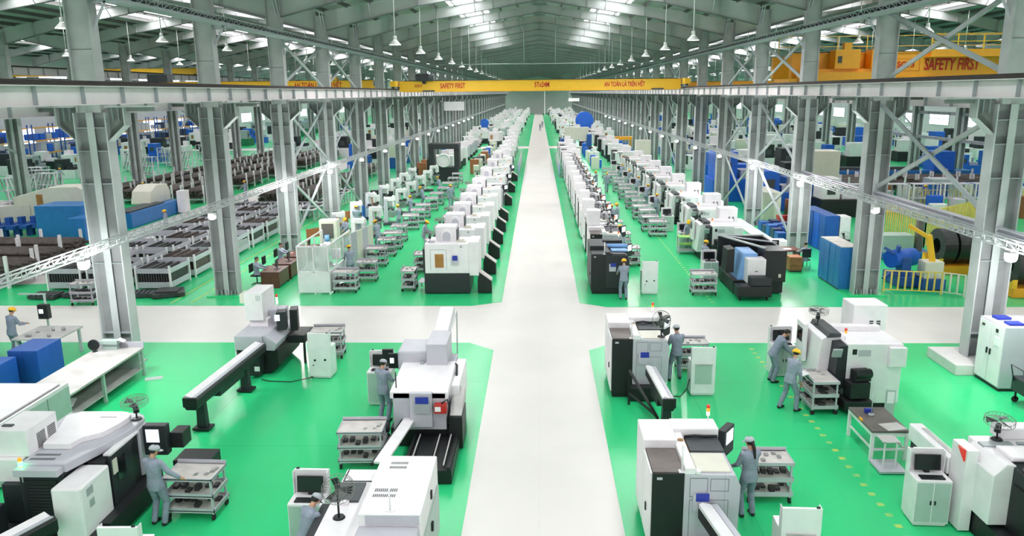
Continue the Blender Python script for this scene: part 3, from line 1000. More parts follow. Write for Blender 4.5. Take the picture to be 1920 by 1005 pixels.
def vmc(back=True):
    """vertical machining centre, door side towards -y; x from 0 to 2.05, chip conveyor on the right"""
    t = thing('machining_center')
    w, d = 1.95, 1.9
    P(MB().box(0, w + .02, 0, d, .04, .93), 'base', 'charcoal', t, .02)
    P(MB().box(.05, w - .02, .0, d * .9, .93, 2.22), 'enclosure', 'white', t, .02)
    P(MB().box(w - .02, w + .42, .02, d * .8, .82, 2.3), 'side_cabinet', 'white', t, .02)
    P(MB().box(-.04, .1, .02, 1.0, .95, 2.0), 'control_panel', 'charcoal', t, .01)
    wn_ = P(MB().box(.48, .86, -.012, 0, 1.18, 1.78), 'window', 'orangewin', t, .02)
    fr = MB()
    for (a, b, c, e) in ((.28, .3, 1.1, 1.98), (.28, .98, 1.96, 1.98), (.97, .99, 1.1, 1.98)):
        fr.box(a, b, -.004, 0, c, e)
    P(fr, 'door_seam', 'grey', t)
    dt = P(MB().box(1.2, 1.5, -.05, 0, 1.3, 1.66), 'document_tray', 'lgrey', t)
    P(MB().box(1.24, 1.46, -.056, -.05, 1.5, 1.72), 'blue_card', 'bluecard', dt)
    P(MB().cyl((1.62, -.01, 2.1), (1.62, .005, 2.1), .05, n=14), 'gauge', 'grey', t)
    # spindle cover: arched housing on the roof
    a = []
    for i in range(9):
        q = math.pi * i / 8
        a.append((.95 + .24 * math.cos(q), 2.52 + .24 * math.sin(q)))
    P(MB().prism([(1.19, 2.2)] + a + [(.71, 2.2)], 'y', .55, .75), 'arch_cover', 'white', t, .01)
    P(MB().prism([(1.13, 2.25)] + [(.95 + .18 * math.cos(math.pi * i / 8), 2.48 + .18 * math.sin(math.pi * i / 8)) for i in range(9)] + [(.77, 2.25)], 'y', .54, .56), 'arch_panel', 'lgrey', t)
    P(MB().box(.45, 1.35, .75, 1.6, 2.2, 2.85), 'spindle_column', 'white', t, .03)
    P(MB().box(1.35, 1.4, .8, 1.5, 2.25, 2.7), 'column_edge', 'dgrey', t)
    P(MB().cyl((1.45, .5, 2.25), (1.7, .35, 2.32), .07, n=10).box(1.4, 1.8, .3, .7, 2.2, 2.26), 'tool_drum', 'cream', t)
    P(MB().box(.2, .44, .3, .6, 2.2, 2.3), 'roof_rail', 'lgrey', t)
    # chip conveyor at the right: slanting chute
    P(MB().prism([(w + .35, .05), (w + .95, .05), (w + .95, .55), (w + .42, .95), (w + .35, .6)], 'y', .08, .62), 'chip_conveyor', 'black', t, .01)
    P(MB().prism([(w + .4, .98), (w + .97, .56), (w + .97, .6), (w + .4, 1.02)], 'y', .06, .64), 'chute_cover', 'trolleytop', t)
    P(MB().box(-.3, .0, .2, 1.0, .45, .5).box(-.3, -.25, .2, .25, .1, .45).box(-.3, -.25, .95, 1.0, .1, .45), 'side_shelf', 'lgrey', t)
    return t

def lathe_d(dark=False):
    """large turning centre seen from its end: x 0..2.2 (operator side at x=0), y 0..2.2"""
    t = thing('turning_center')
    P(MB().box(.3, 2.1, .05, 2.1, .006, .35), 'base', 'black', t)
    P(MB().prism([(.72, .16), (2.2, .16), (2.2, 1.84), (.72, 1.84)], 'y', 0, 1.3), 'enclosure', 'white', t, .015)
    P(MB().box(1.35, 2.3, 1.35, 2.2, 1.0, 2.55), 'electrical_cabinet', 'white', t, .02)
    v = MB(); vents(v, 1.82, 2.22, 1.85, 2.12, 1.35, 2, 4, 0, 'y')
    P(v, 'vent', 'dgrey', t)
    P(MB().box(.72, 2.05, 1.15, 1.45, 1.84, 2.0), 'rear_duct', 'white', t, .02)
    P(MB().prism([(.1, .4), (.72, .4), (.72, 1.84), (.5, 1.95), (.22, 1.8)], 'y', .55, 2.0), 'slant_housing', 'white', t, .02)
    P(MB().prism([(.35, 1.86), (.72, 1.88), (.72, 1.98), (.42, 2.0)], 'y', .5, 1.9), 'top_rail', 'dgrey', t)
    dr = P(MB().prism([(.42, .5), (.74, .6), (.74, 1.8), (.5, 1.78)], 'y', .0, .55), 'door', 'charcoal', t, .01)
    P(MB().rbox((.45, -.02, 1.6), (.25, .05, .25), (R(20), 0, 0)), 'work_lamp', 'grey', dr)
    P(MB().box(-.02, .1, 1.3, 1.9, .9, 2.0), 'control_panel', 'white', t, .01)
    P(MB().box(-.03, -.018, 1.4, 1.8, 1.45, 1.85), 'screen', 'screen', t)
    P(MB().box(.86, .98, -.008, 0, 1.55, 1.7), 'display', 'black', t)
    P(MB().box(1.02, 1.35, -.006, 0, 1.5, 1.68), 'switch_plate', 'lgrey', t)
    P(MB().box(1.8, 2.24, -.16, 0, 1.25, 1.78), 'junction_box', 'white', t, .01)
    P(MB().box(.55, 1.3, -.55, 0, .15, .42), 'chip_bin', 'black', t, .02)
    P(MB().rbox((.95, -.25, .68), (.55, .4, .45), (0, 0, R(8))).rbox((1.05, -.2, 1.05), (.46, .28, .3), (0, 0, R(8))).cyl((.85, -.3, 1.1), (1.3, -.22, 1.1), .13, n=12), 'chip_conveyor', 'black', t, .02)
    tower(t, .78, .35, 1.84)
    return t

def mill(kind=0):
    """knee mill or small drilling machine, operator at -y"""
    t = thing('milling_machine')
    P(MB().box(-.35, .35, -.5, .45, .02, .18), 'base', 'dgrey', t, .02)
    P(MB().prism([(.1, .18), (.42, .18), (.36, 1.75), (.12, 1.75)], 'x', -.2, .2), 'column', 'white' if kind != 2 else 'lgrey', t, .03)
    P(MB().box(-.55, .55, -.35, .0, .88, .98).box(-.15, .15, -.3, .1, .5, .88), 'table', 'steel', t, .01)
    P(MB().box(-.16, .16, -.4, .35, 1.6, 1.86).cyl((0, -.28, 1.2), (0, -.28, 1.95), .09, n=12), 'head', 'white', t, .02)
    P(MB().box(.3, .72, -.2, .05, 1.2, 1.65), 'control_box', 'white' if kind != 1 else 'lgrey', t, .02)
    P(MB().box(-.5, -.3, -.3, -.1, .98, 1.15).box(.1, .3, -.3, -.1, .98, 1.12), 'workpiece', 'dgrey', t)
    P(MB().ring((-.62, -.18, .93), (1, 0, 0), .09, .012, 16, 5), 'handwheel', 'steel', t)
    return t

def far_machine(kind):
    """small background machine, one mesh"""
    if kind == 0:
        m = MB().box(-.9, .9, -.8, .8, .006, .9, 1).box(-.85, .95, -.8, .75, .9, 2.2, 0).box(-.3, .5, -.2, .6, 2.2, 2.75, 0).box(-.5, -.1, -.81, -.8, 1.2, 1.8, 2)
        return m.build('machining_center', ['white', 'charcoal', 'orangewin', 'lgrey'])
    if kind == 1:
        m = MB().box(-.8, .8, -1, 1, .006, .4, 1).box(-.8, -.2, -1, 0, .4, 1.75, 1).box(-.2, .8, -1, 1, .4, 1.75, 3).box(-.8, -.2, 0, 1, .4, 1.95, 0).box(-.2, .7, .5, 1, 1.75, 1.95, 0).box(-.1, .6, -.9, .3, 1.75, 1.79, 2)
        return m.build('cnc_lathe', ['white', 'black', 'cream', 'lgrey'])
    if kind == 2:
        m = MB().box(-.4, .4, -.5, .5, .006, .25, 1).box(-.2, .2, .1, .45, .25, 1.8, 0).box(-.6, .6, -.35, 0, .88, .98, 3).box(-.17, .17, -.4, .3, 1.5, 1.85, 0).box(.3, .7, -.2, .1, 1.15, 1.6, 0)
        return m.build('milling_machine', ['white', 'charcoal', 'cream', 'lgrey'])
    m = MB().box(-.9, .9, -.9, .9, .006, 1.8, 0).box(.0, .85, .2, .9, 1.8, 2.6, 0).box(-.95, -.9, -.6, .5, .6, 1.7, 1).box(-.6, -.3, -.91, -.9, 1.3, 1.6, 1)
    return m.build('turning_center', ['white', 'black', 'cream', 'lgrey'])

def far_trolley():
    m = MB()
    for z in (.2, .55, .9): m.box(-.45, .45, -.3, .3, z - .03, z)
    for x in (-.43, .43):
        for y in (-.28, .28): m.box(x - .02, x + .02, y - .02, y + .02, 0, .9)
    return m.build('tool_trolley', 'trolleytop')

# ---------------------------------------------------------------- people
def capsule(mb, p0, p1, r0, r1=None, n=12, flat=1., side=None):
    """rounded, tapering limb; flat < 1 squeezes it across `side`"""
    r1 = r0 if r1 is None else r1
    p0, p1 = Vector(p0), Vector(p1)
    d = (p1 - p0)
    L = d.length
    d = d.normalized() if L > 1e-6 else Vector((0, 0, 1))
    if side is None: a = d.orthogonal().normalized()
    else:
        a = Vector(side); a = (a - d * a.dot(d)).normalized()
    b = d.cross(a)
    rings = []
    for i in range(5):
        t = -math.pi / 2 + math.pi / 2 * i / 4
        rings.append((p0 + d * (r0 * math.sin(t)), r0 * max(math.cos(t), .02)))
    for i in range(5):
        t = math.pi / 2 * i / 4
        rings.append((p1 + d * (r1 * math.sin(t)), r1 * max(math.cos(t), .02)))
    v = []
    for c, r in rings:
        for k in range(n):
            q = 2 * math.pi * k / n
            v.append(c + a * (r * flat * math.cos(q)) + b * (r * math.sin(q)))
    fs = []
    for i in range(len(rings) - 1):
        for k in range(n):
            fs.append((i * n + k, i * n + (k + 1) % n, (i + 1) * n + (k + 1) % n, (i + 1) * n + k))
    fs.append(tuple(range(n - 1, -1, -1))); fs.append(tuple(range((len(rings) - 1) * n, len(rings) * n)))
    mb.add(v, fs, 0, True)

def loft(mb, secs, n=16):
    """secs: (centre, rx, ry, forward vector) ellipses stacked into a closed body"""
    v = []
    for c, rx, ry, f in secs:
        c = Vector(c); f = Vector(f).normalized()
        x = Vector((1, 0, 0)); x = (x - f * x.dot(f)).normalized()
        for k in range(n):
            q = 2 * math.pi * k / n
            v.append(c + x * rx * math.cos(q) + f * ry * math.sin(q))
    fs = []
    for i in range(len(secs) - 1):
        for k in range(n):
            fs.append((i * n + k, i * n + (k + 1) % n, (i + 1) * n + (k + 1) % n, (i + 1) * n + k))
    fs.append(tuple(range(n - 1, -1, -1))); fs.append(tuple(range((len(secs) - 1) * n, len(secs) * n)))
    mb.add(v, fs, 0, True)

def remesh(mb, name, m, parent, vox, smooth=2):
    me = bpy.data.meshes.new(name)
    me.from_pydata(mb.v, [], mb.f)
    bm = bmesh.new(); bm.from_mesh(me); bmesh.ops.recalc_face_normals(bm, faces=bm.faces); bm.to_mesh(me); bm.free()
    o = bpy.data.objects.new(name, me)
    COL.objects.link(o)
    r = o.modifiers.new('r', 'REMESH'); r.mode = 'VOXEL'; r.voxel_size = vox; r.use_smooth_shade = True
    if smooth:
        s = o.modifiers.new('s', 'SMOOTH'); s.iterations = smooth; s.factor = .6
    if vox < .009:
        dc = o.modifiers.new('d', 'DECIMATE'); dc.ratio = .35
    bpy.context.view_layer.update()
    m2 = bpy.data.meshes.new_from_object(o.evaluated_get(bpy.context.evaluated_depsgraph_get()))
    bpy.data.objects.remove(o)
    m2.materials.clear(); m2.materials.append(M[m])
    for p in m2.polygons: p.use_smooth = True
    o = bpy.data.objects.new(name, m2)
    COL.objects.link(o); o.parent = parent
    return o

def person(lean=0., hands=((-.2, .42, 1.05), (.2, .42, 1.05)), feet=((-.12, 0, 0), (.12, 0, 0)), look=.25, hat='helmet', top='coverall', leg='trouser',
           turn=0., sit=False, near=False, mask=False, ponytail=False, hipy=0.):
    """standing person facing +y, 1.68 m; joints are placed, limbs lofted over them"""
    t = thing('person')
    vox = .0065 if near else .014
    hz = .90 if not sit else .5
    hip = Vector((0, hipy, hz))
    up_ = Vector((0, math.sin(lean), math.cos(lean)))
    fwd = Vector((0, math.cos(lean), -math.sin(lean)))
    chest = hip + up_ * .34
    sh = hip + up_ * .50
    neck = hip + up_ * .575
    lk = lean * .6 + look
    hu = Vector((math.sin(turn) * math.sin(lk), math.cos(turn) * math.sin(lk), math.cos(lk)))
    hf = Vector((math.sin(turn) * math.cos(lk), math.cos(turn) * math.cos(lk), -math.sin(lk)))
    hx = hf.cross(hu)
    head = neck + hu * .135 + hf * .02
    body = MB(); jac = MB(); tro = MB()
    def torso(mb, e, lo=0.):
        loft(mb, [(hip - up_ * (.06 + lo), .15 + e, .105 + e, fwd), (hip + up_ * .04, .155 + e, .11 + e, fwd), (hip + up_ * .16, .135 + e, .095 + e, fwd), (chest, .155 + e, .11 + e, fwd),
                  (hip + up_ * .44, .17 + e, .105 + e, fwd), (sh, .15 + e, .085 + e, fwd), (hip + up_ * .545, .08 + e, .06 + e, fwd)])
    torso(body, 0); torso(jac, .018, .05)
    capsule(body, sh, neck + hu * .05, .055, .052)
    loft(jac, [(hip + up_ * .53, .085, .075, fwd), (hip + up_ * .585, .068, .066, fwd)])
    # head: skull, jaw, nose, ears
    capsule(body, head + hu * .02 - hf * .015, head + hu * .035 + hf * .01, .082, .082, 14, .92, hx)
    capsule(body, head - hu * .02 + hf * .012, head - hu * .06 + hf * .03, .066, .042, 12, .9, hx)
    capsule(body, head + hf * .082 + hu * .012, head + hf * .1 - hu * .018, .009, .014, 8)
    for s in (-1, 1):
        capsule(body, head + hx * s * .078 + hu * .015, head + hx * s * .078 - hu * .018, .017, .012, 8, .5, hx)
    for i, s in enumerate((-1, 1)):
        S = sh + Vector((s * .165, 0, -.015))
        H = Vector(hands[i])
        d = H - S
        l1, l2 = .275, .25
        D = min(d.length, l1 + l2 - .01)
        H = S + d.normalized() * D
        a = (l1 * l1 - l2 * l2 + D * D) / (2 * D)
        hgt = math.sqrt(max(l1 * l1 - a * a, 0))
        pole = Vector((s * .45, -.35, -1))
        dn = d.normalized()
        pole = (pole - dn * pole.dot(dn)).normalized()
        E = S + dn * a + pole * hgt
        capsule(body, S, E, .05, .038); capsule(body, E, H, .038, .026)
        capsule(jac, S, E, .068, .054); capsule(jac, E, E + (H - E) * .93, .054, .042)
        # hand
        hd = (H - E).normalized()
        side = Vector((1, 0, 0)); side = (side - hd * side.dot(hd)).normalized()
        dnv = hd.cross(side); 
        if dnv.z > 0: dnv = -dnv
        palm = H + hd * .05
        capsule(body, H + hd * .015, palm + hd * .02, .034, .038, 10, 1., dnv)
        for k in range(4):
            off = side * ((k - 1.5) * .023)
            fl = (.040, .046, .043, .034)[k if s > 0 else 3 - k]
            q0 = palm + hd * .045 + off
            q1 = q0 + hd * fl + dnv * .012
            q2 = q1 + hd * fl * .45 + dnv * fl * .75
            capsule(body, palm + off * .8, q0, .0105, .0095, 8); capsule(body, q0, q1, .0095, .0085, 8); capsule(body, q1, q2, .0085, .007, 8)
        th = H + hd * .03 - side * s * .03
        th1 = th + hd * .035 - side * s * .028 + dnv * .012
        capsule(body, th, th1, .013, .011, 8); capsule(body, th1, th1 + hd * .03 + dnv * .012, .011, .009, 8)
        # leg
        Fp = Vector(feet[i])
        A = Vector((Fp.x, Fp.y, .085 + Fp.z))
        Hj = hip + Vector((s * .09, 0, -.03))
        if sit:
            K = Vector((s * .12, hip.y + .42, hz + .02))
            A = Vector((s * .13, hip.y + .45, .085))
        else:
            d = A - Hj
            l1, l2 = .415, .405
            D = min(d.length, l1 + l2 - .004)
            a = (l1 * l1 - l2 * l2 + D * D) / (2 * D)
            hgt = math.sqrt(max(l1 * l1 - a * a, 0))
            dn = d.normalized()
            pole = Vector((s * .1, 1, 0)); pole = (pole - dn * pole.dot(dn)).normalized()
            K = Hj + dn * a + pole * hgt
        capsule(body, Hj, K, .078, .05); capsule(body, K, A, .05, .034)
        capsule(tro, Hj, K, .098, .07); capsule(tro, K, A - Vector((0, 0, .0)), .072, .062)
        toe = Vector((s * .03, 1, 0)).normalized()
        capsule(body, A + Vector((0, 0, -.045)), A + toe * .13 + Vector((0, 0, -.055)), .032, .026, 10)
        so = MB()
        capsule(so, A + Vector((0, 0, -.04)) - toe * .03, A + toe * .15 + Vector((0, 0, -.052)), .045, .033, 12)
        capsule(so, A + Vector((0, 0, .0)), A + Vector((0, 0, -.03)), .042, .045, 12)
        remesh(so, 'shoe', 'shoe', t, .009, 1)
    loft(tro, [(hip - up_ * .1, .15, .125, fwd), (hip + up_ * .03, .17, .122, fwd), (hip + up_ * .1, .158, .115, fwd)])
    remesh(body, 'body', 'skin', t, vox, 1)
    remesh(jac, 'jacket', top, t, .012 if near else .017, 2)
    remesh(tro, 'trousers', leg, t, .012 if near else .017, 2)
    # hair, hat, face
    def hp(x, y, z): return head + hx * x + hf * y + hu * z
    hb = MB()
    capsule(hb, hp(0, -.025, .035), hp(0, -.005, .05), .09, .084, 14, .93, hx)
    if ponytail:
        capsule(hb, hp(0, -.1, .03), hp(0, -.13, -.1), .035, .035, 10); capsule(hb, hp(0, -.13, -.1), hp(0, -.12, -.3), .035, .02, 10)
    if hat != 'hair' or True:
        ho = remesh(hb, 'hair', 'hair', t, .011, 1)
    if near:
        for s in (-1, 1):
            e = MB(); c = hp(s * .03, .083, .02); e.ball(c, .0095, 8); e.build('eye', 'black', t)
        e = MB(); e.ball(hp(0, .088, -.048), .018, 8, sc=(1, .4, .3)); e.build('mouth', 'lips', t)
    if mask:
        mk_ = MB(); capsule(mk_, hp(0, .04, -.025), hp(0, .045, -.055), .066, .05, 12, .95, hx); remesh(mk_, 'face_mask', 'paper', t, .01, 1)
    if hat in ('helmet', 'cap'):
        hm = MB(); n = 18
        prof = [(.128, .02), (.124, .05), (.108, .09), (.078, .122), (.04, .138), (.0, .143)] if hat == 'helmet' else [(.104, .035), (.104, .06), (.095, .092), (.066, .117), (.035, .126), (.0, .128)]
        v = []
        for r_, zz in prof[:-1]:
            for k in range(n):
                q = 2 * math.pi * k / n
                v.append(hp(r_ * .9 * math.cos(q), -.01 + r_ * 1.06 * math.sin(q), zz))
        v.append(hp(0, -.01, prof[-1][1]))
        fs = []
        for i in range(len(prof) - 2):
            for k in range(n):
                fs.append((i * n + k, i * n + (k + 1) % n, (i + 1) * n + (k + 1) % n, (i + 1) * n + k))
        T = len(v) - 1; b0 = (len(prof) - 2) * n
        for k in range(n): fs.append((b0 + k, b0 + (k + 1) % n, T))
        fs.append(tuple(range(n - 1, -1, -1)))
        hm.add(v, fs, 0, True)
        # brim
        v = []
        for k in range(9):
            q = math.pi * (.12 + .76 * k / 8)
            v.append(hp(.1 * math.cos(q), -.01 + .11 * math.sin(q), .03)); v.append(hp(.11 * math.cos(q), .02 + .155 * math.sin(q), .018))
        v2 = [p - hu * .006 for p in v]
        m_ = len(v)
        fs = []
        for k in range(8):
            a_, b_, c_, d_ = 2 * k, 2 * k + 1, 2 * k + 3, 2 * k + 2
            fs += [(a_, b_, c_, d_), (m_ + d_, m_ + c_, m_ + b_, m_ + a_), (b_, m_ + b_, m_ + c_, c_)]
        hm.add(v + v2, fs, 0, True)
        hm.build('hard_hat' if hat == 'helmet' else 'cap', hat, t)
    return t

# ================================================================ foreground
def root(name, label, cat, x, y, z=0, group=None):
    return thing(name, label, cat, (x, y, z), 0, group)
def Q(mb, name, mats, t, bev=0.):
    """part given in world coordinates"""
    o = mb.build(name, mats, t, bev)
    o.location = tuple(-c for c in t.location)
    return o

# --- right of the aisle: two turning centres with bar feeders
LATHE = Use(lathe_c(L=2.0, feeder=True))
LATHE((2.04, 20.8, 0), 0, 'white and black turning center beside the cross aisle right of the main aisle', cat='cnc machine')
LATHE((2.04, 12.96, 0), 0, 'white and black turning center nearest the camera right of the main aisle', cat='cnc machine')
FEED = Use(bar_feeder(2.35, 1))
FEED((3.1, 20.42, 0), R(3), 'short white-topped black bar feeder at the lathe beside the cross aisle', cat='bar feeder')
FEED((3.08, 12.92, 0), R(9), 'white-topped bar feeder pointing out of the bottom edge, right of the aisle', scale=(1.25, 1, 1.08), cat='bar feeder')
fr = thing('feeder_frame', 'black angled steel frame under the bar feeder beside the cross aisle', 'machine frame', (2.5, 20.3, 0))
P(MB().bar((0, -.0, 1.0), (.55, -1.6, 0.3), .06, .06).bar((.55, -1.6, .3), (.55, -1.6, 0), .06, .06), 'rail', 'black', fr)
P(MB().bar((0, 0, 1.0), (0, 0, 0), .06, .06).bar((0, 0, .35), (.5, -1.5, .35), .05, .05), 'leg', 'black', fr)
FANU = Use(fan(.42, R(10), .25))
FANU((3.45, 21.0, 1.757), R(-12), 'black round cage fan on the lathe beside the cross aisle', cat='fan')
CABB = Use(comp_cabinet(door='greengrey', mon=False))
CABB((4.66, 21.2, 0), R(180), 'white operator cabinet seen from behind beside the cross aisle lathe', cat='cabinet')
CABB((4.56, 12.55, 0), R(178), 'white operator cabinet seen from behind at the bottom edge right of the aisle', cat='cabinet')
for (x, y, lab) in ((4.66, 21.2, 0), (4.78, 12.55, 0)):
    pass
TRO = Use(trolley(fill=3))
TRO2 = Use(trolley(w=1.05, d=.72, fill=5))
TRO((4.75, 23.15, 0), R(0), 'grey three-tier tool trolley behind the operator at the cross aisle lathe', cat='trolley')
TRO((4.85, 15.3, 0), 0, 'grey three-tier tool trolley beside the woman with the ponytail', cat='trolley')
cb = MB().tube([(4.3, 21.0, .5), (4.2, 20.85, .25), (4.0, 20.75, .06), (3.6, 20.9, .03)], .015, 6)
tag(cb.build('power_cable', 'black'), 'black cable looping from the white cabinet to the cross aisle lathe', 'cable')

# --- large machine with tall cabinet on the right
LD = Use(lathe_d())
LD((7.57, 20.09, 0), 0, 'large white turning center with tall vented cabinet right of the yellow dashes', cat='cnc machine')
FANT = Use(fan(.16, R(82), .27))
FANT((8.0, 21.6, 1.955), 0, 'round fan lying face up on the large white turning center', cat='fan')
CABF = Use(comp_cabinet(door='greengrey'))
CABF((7.4, 22.75, 0), R(4), 'operator cabinet with black monitor behind the man in the yellow helmet', cat='cabinet')
TRO2((7.62, 20.15, 0), R(92), 'long grey trolley with dark tooling beside the man holding papers', cat='trolley')
tb = root('workbench', 'white-framed workbench with dark top right of the yellow dashes', 'workbench', 8.18, 17.7)
Q(MB().box(7.75, 8.62, 17.0, 18.42, .70, .75), 'bench_top', 'benchdark', tb, .006)
for x in (7.79, 8.58):
    for y in (17.04, 18.38):
        Q(MB().box(x - .035, x + .035, y - .035, y + .035, 0, .70), 'leg', 'white', tb)
Q(MB().box(7.77, 7.80, 17.07, 18.35, .6, .69).box(8.57, 8.6, 17.07, 18.35, .6, .69).box(7.82, 8.55, 17.02, 17.05, .6, .69), 'apron', 'white', tb)
Q(MB().box(7.79, 7.82, 17.07, 18.35, .25, .3).box(8.55, 8.58, 17.07, 18.35, .25, .3).box(7.8, 8.57, 17.02, 17.06, .25, .3), 'stretcher', 'white', tb)
pp = root('paper_sheet', 'pale drawing sheet with small tools on the dark workbench', 'paper', 8.3, 17.3, .752)
Q(MB().rbox((8.33, 17.25, .754), (.5, .4, .004), (0, 0, R(12))), 'sheet', 'bench', pp)
gs = root('gauge_stand', 'chrome height gauge with purple base standing on the dark workbench', 'measuring tool', 8.1, 17.95, .752)
Q(MB().cyl((8.1, 17.9, .752), (8.1, 17.9, .79), .07, n=14), 'foot', 'zinc', gs)
Q(MB().cyl((8.1, 17.9, .79), (8.1, 17.9, 1.3), .012, n=8), 'rod', 'zinc', gs)
Q(MB().box(8.0, 8.18, 18.02, 18.1, .752, .86), 'clamp', 'bluecard', gs)
oc = tag(MB().box(7.72, 7.76, 17.55, 17.7, .755, .80).build('clip', 'orange'), 'small orange clip at the edge of the dark workbench', 'clip')
rk = root('drawing_stand', 'narrow white metal stand on a base tray in front of the dark workbench', 'stand', 8.0, 16.6)
Q(MB().box(7.7, 8.3, 16.3, 16.92, .03, .08), 'base_tray', 'lgrey', rk)
for x in (7.85, 8.12): Q(MB().box(x - .015, x + .015, 16.5, 16.53, .08, .7), 'post', 'white', rk)
Q(MB().box(7.8, 8.2, 16.5, 16.9, .69, .7), 'top_plate', 'bench', rk)
bd = root('notice_board', 'narrow grey clipboard rack behind the dark workbench', 'board', 8.82, 18.6)
Q(MB().box(8.72, 8.95, 18.55, 18.6, .35, 1.15), 'panel', 'greengrey', bd)
Q(MB().box(8.74, 8.76, 18.57, 18.6, 0, .35).box(8.74, 8.93, 18.5, 18.6, 0, .03), 'post', 'lgrey', bd)
Q(MB().box(8.75, 8.92, 18.54, 18.55, .8, 1.1), 'notice', 'paper', bd)

# --- bottom right corner: lathe with slanted housing and white-covered feeder
m13 = root('cnc_lathe', 'white lathe with slanted housing and dark doors in the bottom right corner', 'cnc machine', 9.2, 13.3)
Q(MB().box(8.45, 10.9, 12.2, 14.3, .03, .45), 'base', 'black', m13)
Q(MB().box(8.2, 8.42, 13.95, 14.5, .05, 1.74), 'end_column', 'white', m13, .01)
Q(MB().prism([(8.4, .5), (8.8, .5), (8.8, 1.72), (8.62, 1.74), (8.4, 1.5)], 'y', 13.4, 14.5), 'slant_housing', 'white', m13, .02)
Q(MB().box(8.6, 10.9, 13.6, 14.7, .5, 1.72), 'enclosure', 'white', m13, .02)
Q(MB().prism([(12.3, .45), (13.6, .45), (13.6, 1.7), (12.9, 1.66), (12.3, 1.4)], 'x', 8.75, 10.9), 'door', 'charcoal', m13, .01)
Q(MB().box(8.72, 8.76, 12.35, 13.3, .3, 1.4), 'door_side', 'black', m13)
Q(MB().rbox((9.6, 13.0, 1.68), (1.6, .5, .06), (R(14), 0, 0)), 'door_top', 'brownroof', m13, .01)
Q(MB().box(8.8, 10.9, 13.55, 14.1, 1.72, 1.80), 'roof_cover', 'white', m13, .02)
Q(MB().box(9.1, 10.9, 14.5, 14.85, 1.72, 1.95), 'rear_cover', 'white', m13, .02)
Q(MB().box(8.6, 9.2, 14.15, 14.35, 1.72, 1.76).box(9.3, 10.9, 14.2, 14.3, 1.73, 1.78), 'slide_rail', 'grey', m13)
Q(MB().bar((9.0, 12.25, .4), (9.0, 12.25, 1.5), .05, .05).bar((9.0, 12.25, 1.5), (9.3, 12.6, 1.72), .05, .05), 'door_frame', 'white', m13, .01)
Q(MB().box(8.8, 9.0, 12.95, 13.3, 1.1, 1.45), 'notice_sheet', 'cream', m13)
Q(MB().prism([(14.0, 1.5), (14.25, 1.72), (14.0, 1.74)], 'x', 8.17, 8.2), 'warning_sign', 'redlens', m13)
Q(MB().rbox((8.5, 12.0, .82), (.7, .7, .03), (0, 0, R(-8))), 'tray', 'bench', m13)
Q(MB().box(8.3, 8.34, 11.8, 11.84, 0, .8).box(8.7, 8.74, 12.2, 12.24, 0, .8), 'tray_leg', 'lgrey', m13)
bf = root('bar_feeder', 'white-covered bar feeder running back from the bottom right lathe', 'bar feeder', 8.35, 15.3)
Q(MB().prism([(8.17, .95), (8.52, .95), (8.52, 1.2), (8.44, 1.32), (8.17, 1.32)], 'y', 14.52, 16.2), 'cover', 'white', bf, .03)
Q(MB().box(8.3, 8.4, 14.6, 15.9, 1.32, 1.335), 'cover_strip', 'bench', bf)
Q(MB().box(8.2, 8.5, 14.6, 16.1, .7, .95), 'trough', 'black', bf, .01)
Q(MB().box(8.24, 8.46, 14.8, 15.1, .05, .7), 'stand', 'black', bf)
Q(MB().box(8.24, 8.46, 15.7, 15.9, .05, .7), 'stand', 'black', bf)
FANT((9.0, 14.42, 1.765), 0, 'round fan lying face up on the bottom right lathe', cat='fan')
CABF((7.77, 14.42, 0), R(-3), 'white cabinet with black monitor and two grey doors near the bottom right corner', cat='cabinet')

# --- right edge: electrical cabinets
el = root('switchgear_cabinet', 'pale grey electrical cabinet with two doors at the right edge by the column', 'electrical cabinet', 14.1, 21.6)
Q(MB().box(13.15, 15.2, 21.33, 22.6, .1, 1.92), 'cabinet_body', 'lgrey', el, .01)
Q(MB().box(13.18, 15.2, 21.36, 22.57, 0, .1), 'plinth', 'black', el)
for (a, b) in ((21.36, 21.95), (21.98, 22.57)):
    d = Q(MB().box(13.13, 13.15, a, b, .14, 1.88), 'door', 'white', el, .003)
    P(MB().box(13.09, 13.13, a + (.5 if a < 21.5 else .04), a + (.54 if a < 21.5 else .08), .95, 1.12), 'handle', 'black', d)
Q(MB().box(13.115, 13.13, 21.5, 21.75, 1.3, 1.55), 'notice', 'paper', el)
Q(MB().box(13.11, 13.13, 21.62, 21.72, 1.68, 1.78).box(13.11, 13.13, 22.3, 22.42, 1.7, 1.76), 'meter', 'black', el)
for k, y in enumerate((21.5, 22.1)):
    o = MB().box(13.35, 13.75, y, y + .3, 1.925, 1.99).build('blue_tray', 'bluecard', bev=.01)
    tag(o, 'flat blue box on the pale electrical cabinet, %s one' % ('nearer' if k == 0 else 'farther'), 'box')
ds = tag(MB().box(15.0, 18.0, 23.2, 25.4, .9, .96).box(15.1, 15.2, 23.3, 23.4, .0, .9).box(17.8, 17.9, 23.3, 23.4, .0, .9).box(15.1, 15.2, 25.2, 25.3, .0, .9).box(17.8, 17.9, 25.2, 25.3, .0, .9).build('steel_table', 'bars'), 'rusty brown plate table beyond the electrical cabinet at the right edge', 'table')
dc = root('parts_cart', 'dark steel cart with raised handle at the right edge of the view', 'cart', 13.7, 20.3)
Q(MB().box(13.1, 14.5, 19.9, 20.7, .35, .75), 'bin', 'charcoal', dc, .02)
Q(MB().tube([(13.1, 20.6, .6), (12.98, 20.6, 1.1), (12.98, 20.05, 1.1), (13.1, 20.05, .6)], .018, 8), 'handle', 'dgrey', dc)
